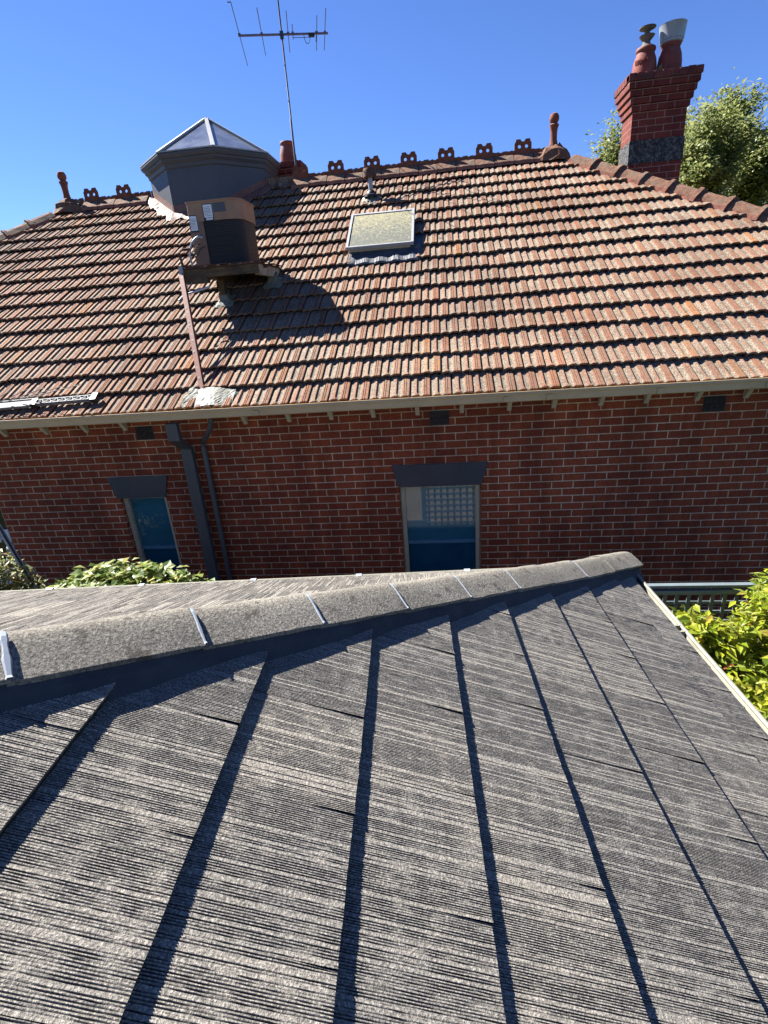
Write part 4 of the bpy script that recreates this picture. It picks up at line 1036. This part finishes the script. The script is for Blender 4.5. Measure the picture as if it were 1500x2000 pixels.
# ivy mound behind the far gutter, left
iv = empty('ivy_mound', (-2.95, 4.1, 0), label='rounded mound of pale green ivy showing over the far gutter, below the small left window', cat='ivy')
bl = [(-2.882, 4.072, 1.748, 0.567, 0.384, 0.403), (-2.516, 4.072, 1.711, 0.503, 0.366, 0.348), (-3.294, 4.117, 1.656, 0.458, 0.366, 0.329), (-2.150, 4.026, 1.620, 0.412, 0.320, 0.293), (-3.614, 4.117, 1.601, 0.320, 0.275, 0.256), (-1.784, 4.026, 1.546, 0.320, 0.275, 0.238), (-2.562, 4.117, 1.272, 0.824, 0.366, 0.458), (-2.928, 4.072, 0.814, 0.732, 0.366, 0.458)]
bl = [(q[0] - .22, q[1], q[2] + .03) + tuple(q[3:]) for q in bl]
V, F, A = leaves(cloud(bl, 9000, .78), .095, .85, .9, var=.3, lean=np.array((0, -.35, -.2)))
npmesh('foliage', V, F, M_leaf_i, iv, A)
twigs((-2.85, 4.15, 0), [(b[0], b[1], b[2]) for b in bl], .03, M_bark, iv)
pl = empty('shrub', (-4.75, 4.45, 0), label='small variegated shrub with a red tint at the far left edge', cat='shrub')
bl = [(-4.761, 4.405, 1.797, 0.374, 0.311, 0.374), (-5.073, 4.361, 1.904, 0.356, 0.311, 0.356), (-4.494, 4.450, 1.619, 0.249, 0.223, 0.249), (-4.806, 4.405, 1.263, 0.356, 0.311, 0.534)]
V, F, A = leaves(cloud(bl, 4200, .6), .08, .38, .5, lean=np.array((0, 0, .3)))
npmesh('foliage', V, F, M_leaf_v, pl, A)
twigs((-4.75, 4.45, 0), [(b[0], b[1], b[2]) for b in bl] + [(-4.6 + .1 * k, 4.4, 1.7) for k in range(4)], .02, M_bark, pl)

# bent pole with cable at far left
bp = empty('bent_pole', (-4.55, 4.55, 0), label='grey curved pole with a looped cable, rising at the far left', cat='pole')
pp = [(-4.42, 4.50, 0), (-4.42, 4.50, 1.55), (-4.44, 4.50, 1.72), (-4.50, 4.52, 1.95), (-4.58, 4.54, 2.20), (-4.68, 4.57, 2.50), (-4.72, 4.58, 2.62)]
mb = MB(); mb.tube(pp, [.026] * 7, 12); po = mb.build('pole', M_cable, bp, smooth=True)
mb = MB(); mb.tube([tuple(np.array(q) + np.array((.026, -.02, 0))) for q in pp[1:]], .010, 8); mb.build('cable', M_black, bp, smooth=True)
mb = MB(); mb.tube([(-4.70, 4.54, 2.42), (-4.64, 4.5, 2.43), (-4.60, 4.49, 2.36), (-4.59, 4.49, 2.28), (-4.62, 4.5, 2.25), (-4.66, 4.53, 2.30)], .008, 8); mb.build('cable_loop', M_silic, bp, smooth=True)
MB().tube([(-4.595, 4.545, 2.14), (-4.58, 4.54, 2.17)], .034, 12).build('cable_tie', M_silic, bp)
MB().tube([(-4.42, 4.50, 1.50), (-4.435, 4.50, 1.68)], .032, 12).build('timber_stake', M_creamw, bp)

# trees behind the right chimney
def tree(name, base, H, box, nleaf, label, size=.09, trunk_r=.16, group=None):
    t = empty(name, base, label=label, cat='tree', group=group)
    mb = MB(); tips = []
    def grow(p, d, L_, r, depth):
        pts = [p]; q = p.copy()
        for i in range(3):
            d = d + rng.normal(0, .10, 3); d[2] += .06; d = d / np.linalg.norm(d); q = q + d * L_ / 3; pts.append(q.copy())
        mb.tube(pts, [r, r * .88, r * .76, r * .62], 7 if depth < 2 else 4, cap=False)
        if depth >= 5: tips.append((q, d)); return
        if depth >= 3: tips.append((q, d))
        for k in range(2 if rng.random() < .35 else 3):
            a = rng.normal(0, 1, 3); a -= a.dot(d) * d; a /= np.linalg.norm(a); nd = d * .84 + a * rng.uniform(.32, .70); nd[2] += .16; nd /= np.linalg.norm(nd)
            grow(q, nd, L_ * rng.uniform(.66, .86), r * .6, depth + 1)
    grow(np.array(base, float), np.array((0, 0, 1.)), H * .27, trunk_r, 0)
    T_ = np.array([q for q, d in tips])
    lo_, hi_ = np.percentile(T_, 2, 0), np.percentile(T_, 98, 0); cx, cy, rx, ry, zt = box      # set crown spread and height
    def fit(p):
        p = np.array(p, float); h = np.clip(p[..., 2] / hi_[2], 0, 1.2); k = np.clip(h * 1.6, 0, 1)
        q = p.copy(); q[..., 0] = base[0] + (p[..., 0] - base[0]) * (1 - k) + k * (cx - base[0] + (p[..., 0] - (lo_[0] + hi_[0]) / 2) * 2 * rx / (hi_[0] - lo_[0]))
        q[..., 1] = base[1] + (p[..., 1] - base[1]) * (1 - k) + k * (cy - base[1] + (p[..., 1] - (lo_[1] + hi_[1]) / 2) * 2 * ry / (hi_[1] - lo_[1]))
        q[..., 2] = p[..., 2] * zt / hi_[2]; return q
    mb.v = [tuple(v) for v in fit(np.array(mb.v))]
    mb.build('trunk', M_bark, t)
    T_ = fit(T_); Dd = np.array([d for q, d in tips]); n_per = max(4, nleaf // len(tips))
    al = rng.uniform(-.5, .35, (len(tips), n_per, 1)); rad = .12 + .10 * rng.random((len(tips), 1, 1))
    Pp = (T_[:, None] + Dd[:, None] * al + rng.normal(size=(len(tips), n_per, 3)) * rad * .75).reshape(-1, 3)
    Le = np.repeat(Dd, n_per, 0) * .8
    V, F, A = leaves(Pp, size, .55, .35, lean=Le); V += 0
    tn = np.repeat(rng.random(len(tips)), n_per)
    A[:, 0] = .5 * A[:, 0] + .5 * np.repeat(tn, 5)
    npmesh('crown', V, F, M_leaf_t, t, A)
    return t
tree('tree', (6.9, 15.5, 0), 8.7, (6.75, 15.5, 1.15, 1.3, 8.2), 44000, 'leafy green tree rising behind the brick chimney at the right edge, with loose upright sprays')
tree('tree', (9.4, 16.5, 0), 7.6, (9.3, 16.5, 2.0, 1.7, 6.9), 46000, 'dense green tree at the far right, lower than the tree beside the chimney')
tree('tree', (4.35, 16.0, 0), 6.6, (4.35, 16.0, .55, .6, 7.75), 16000, 'small leafy tree whose top shows left of the tall brick chimney', size=.085, trunk_r=.08)
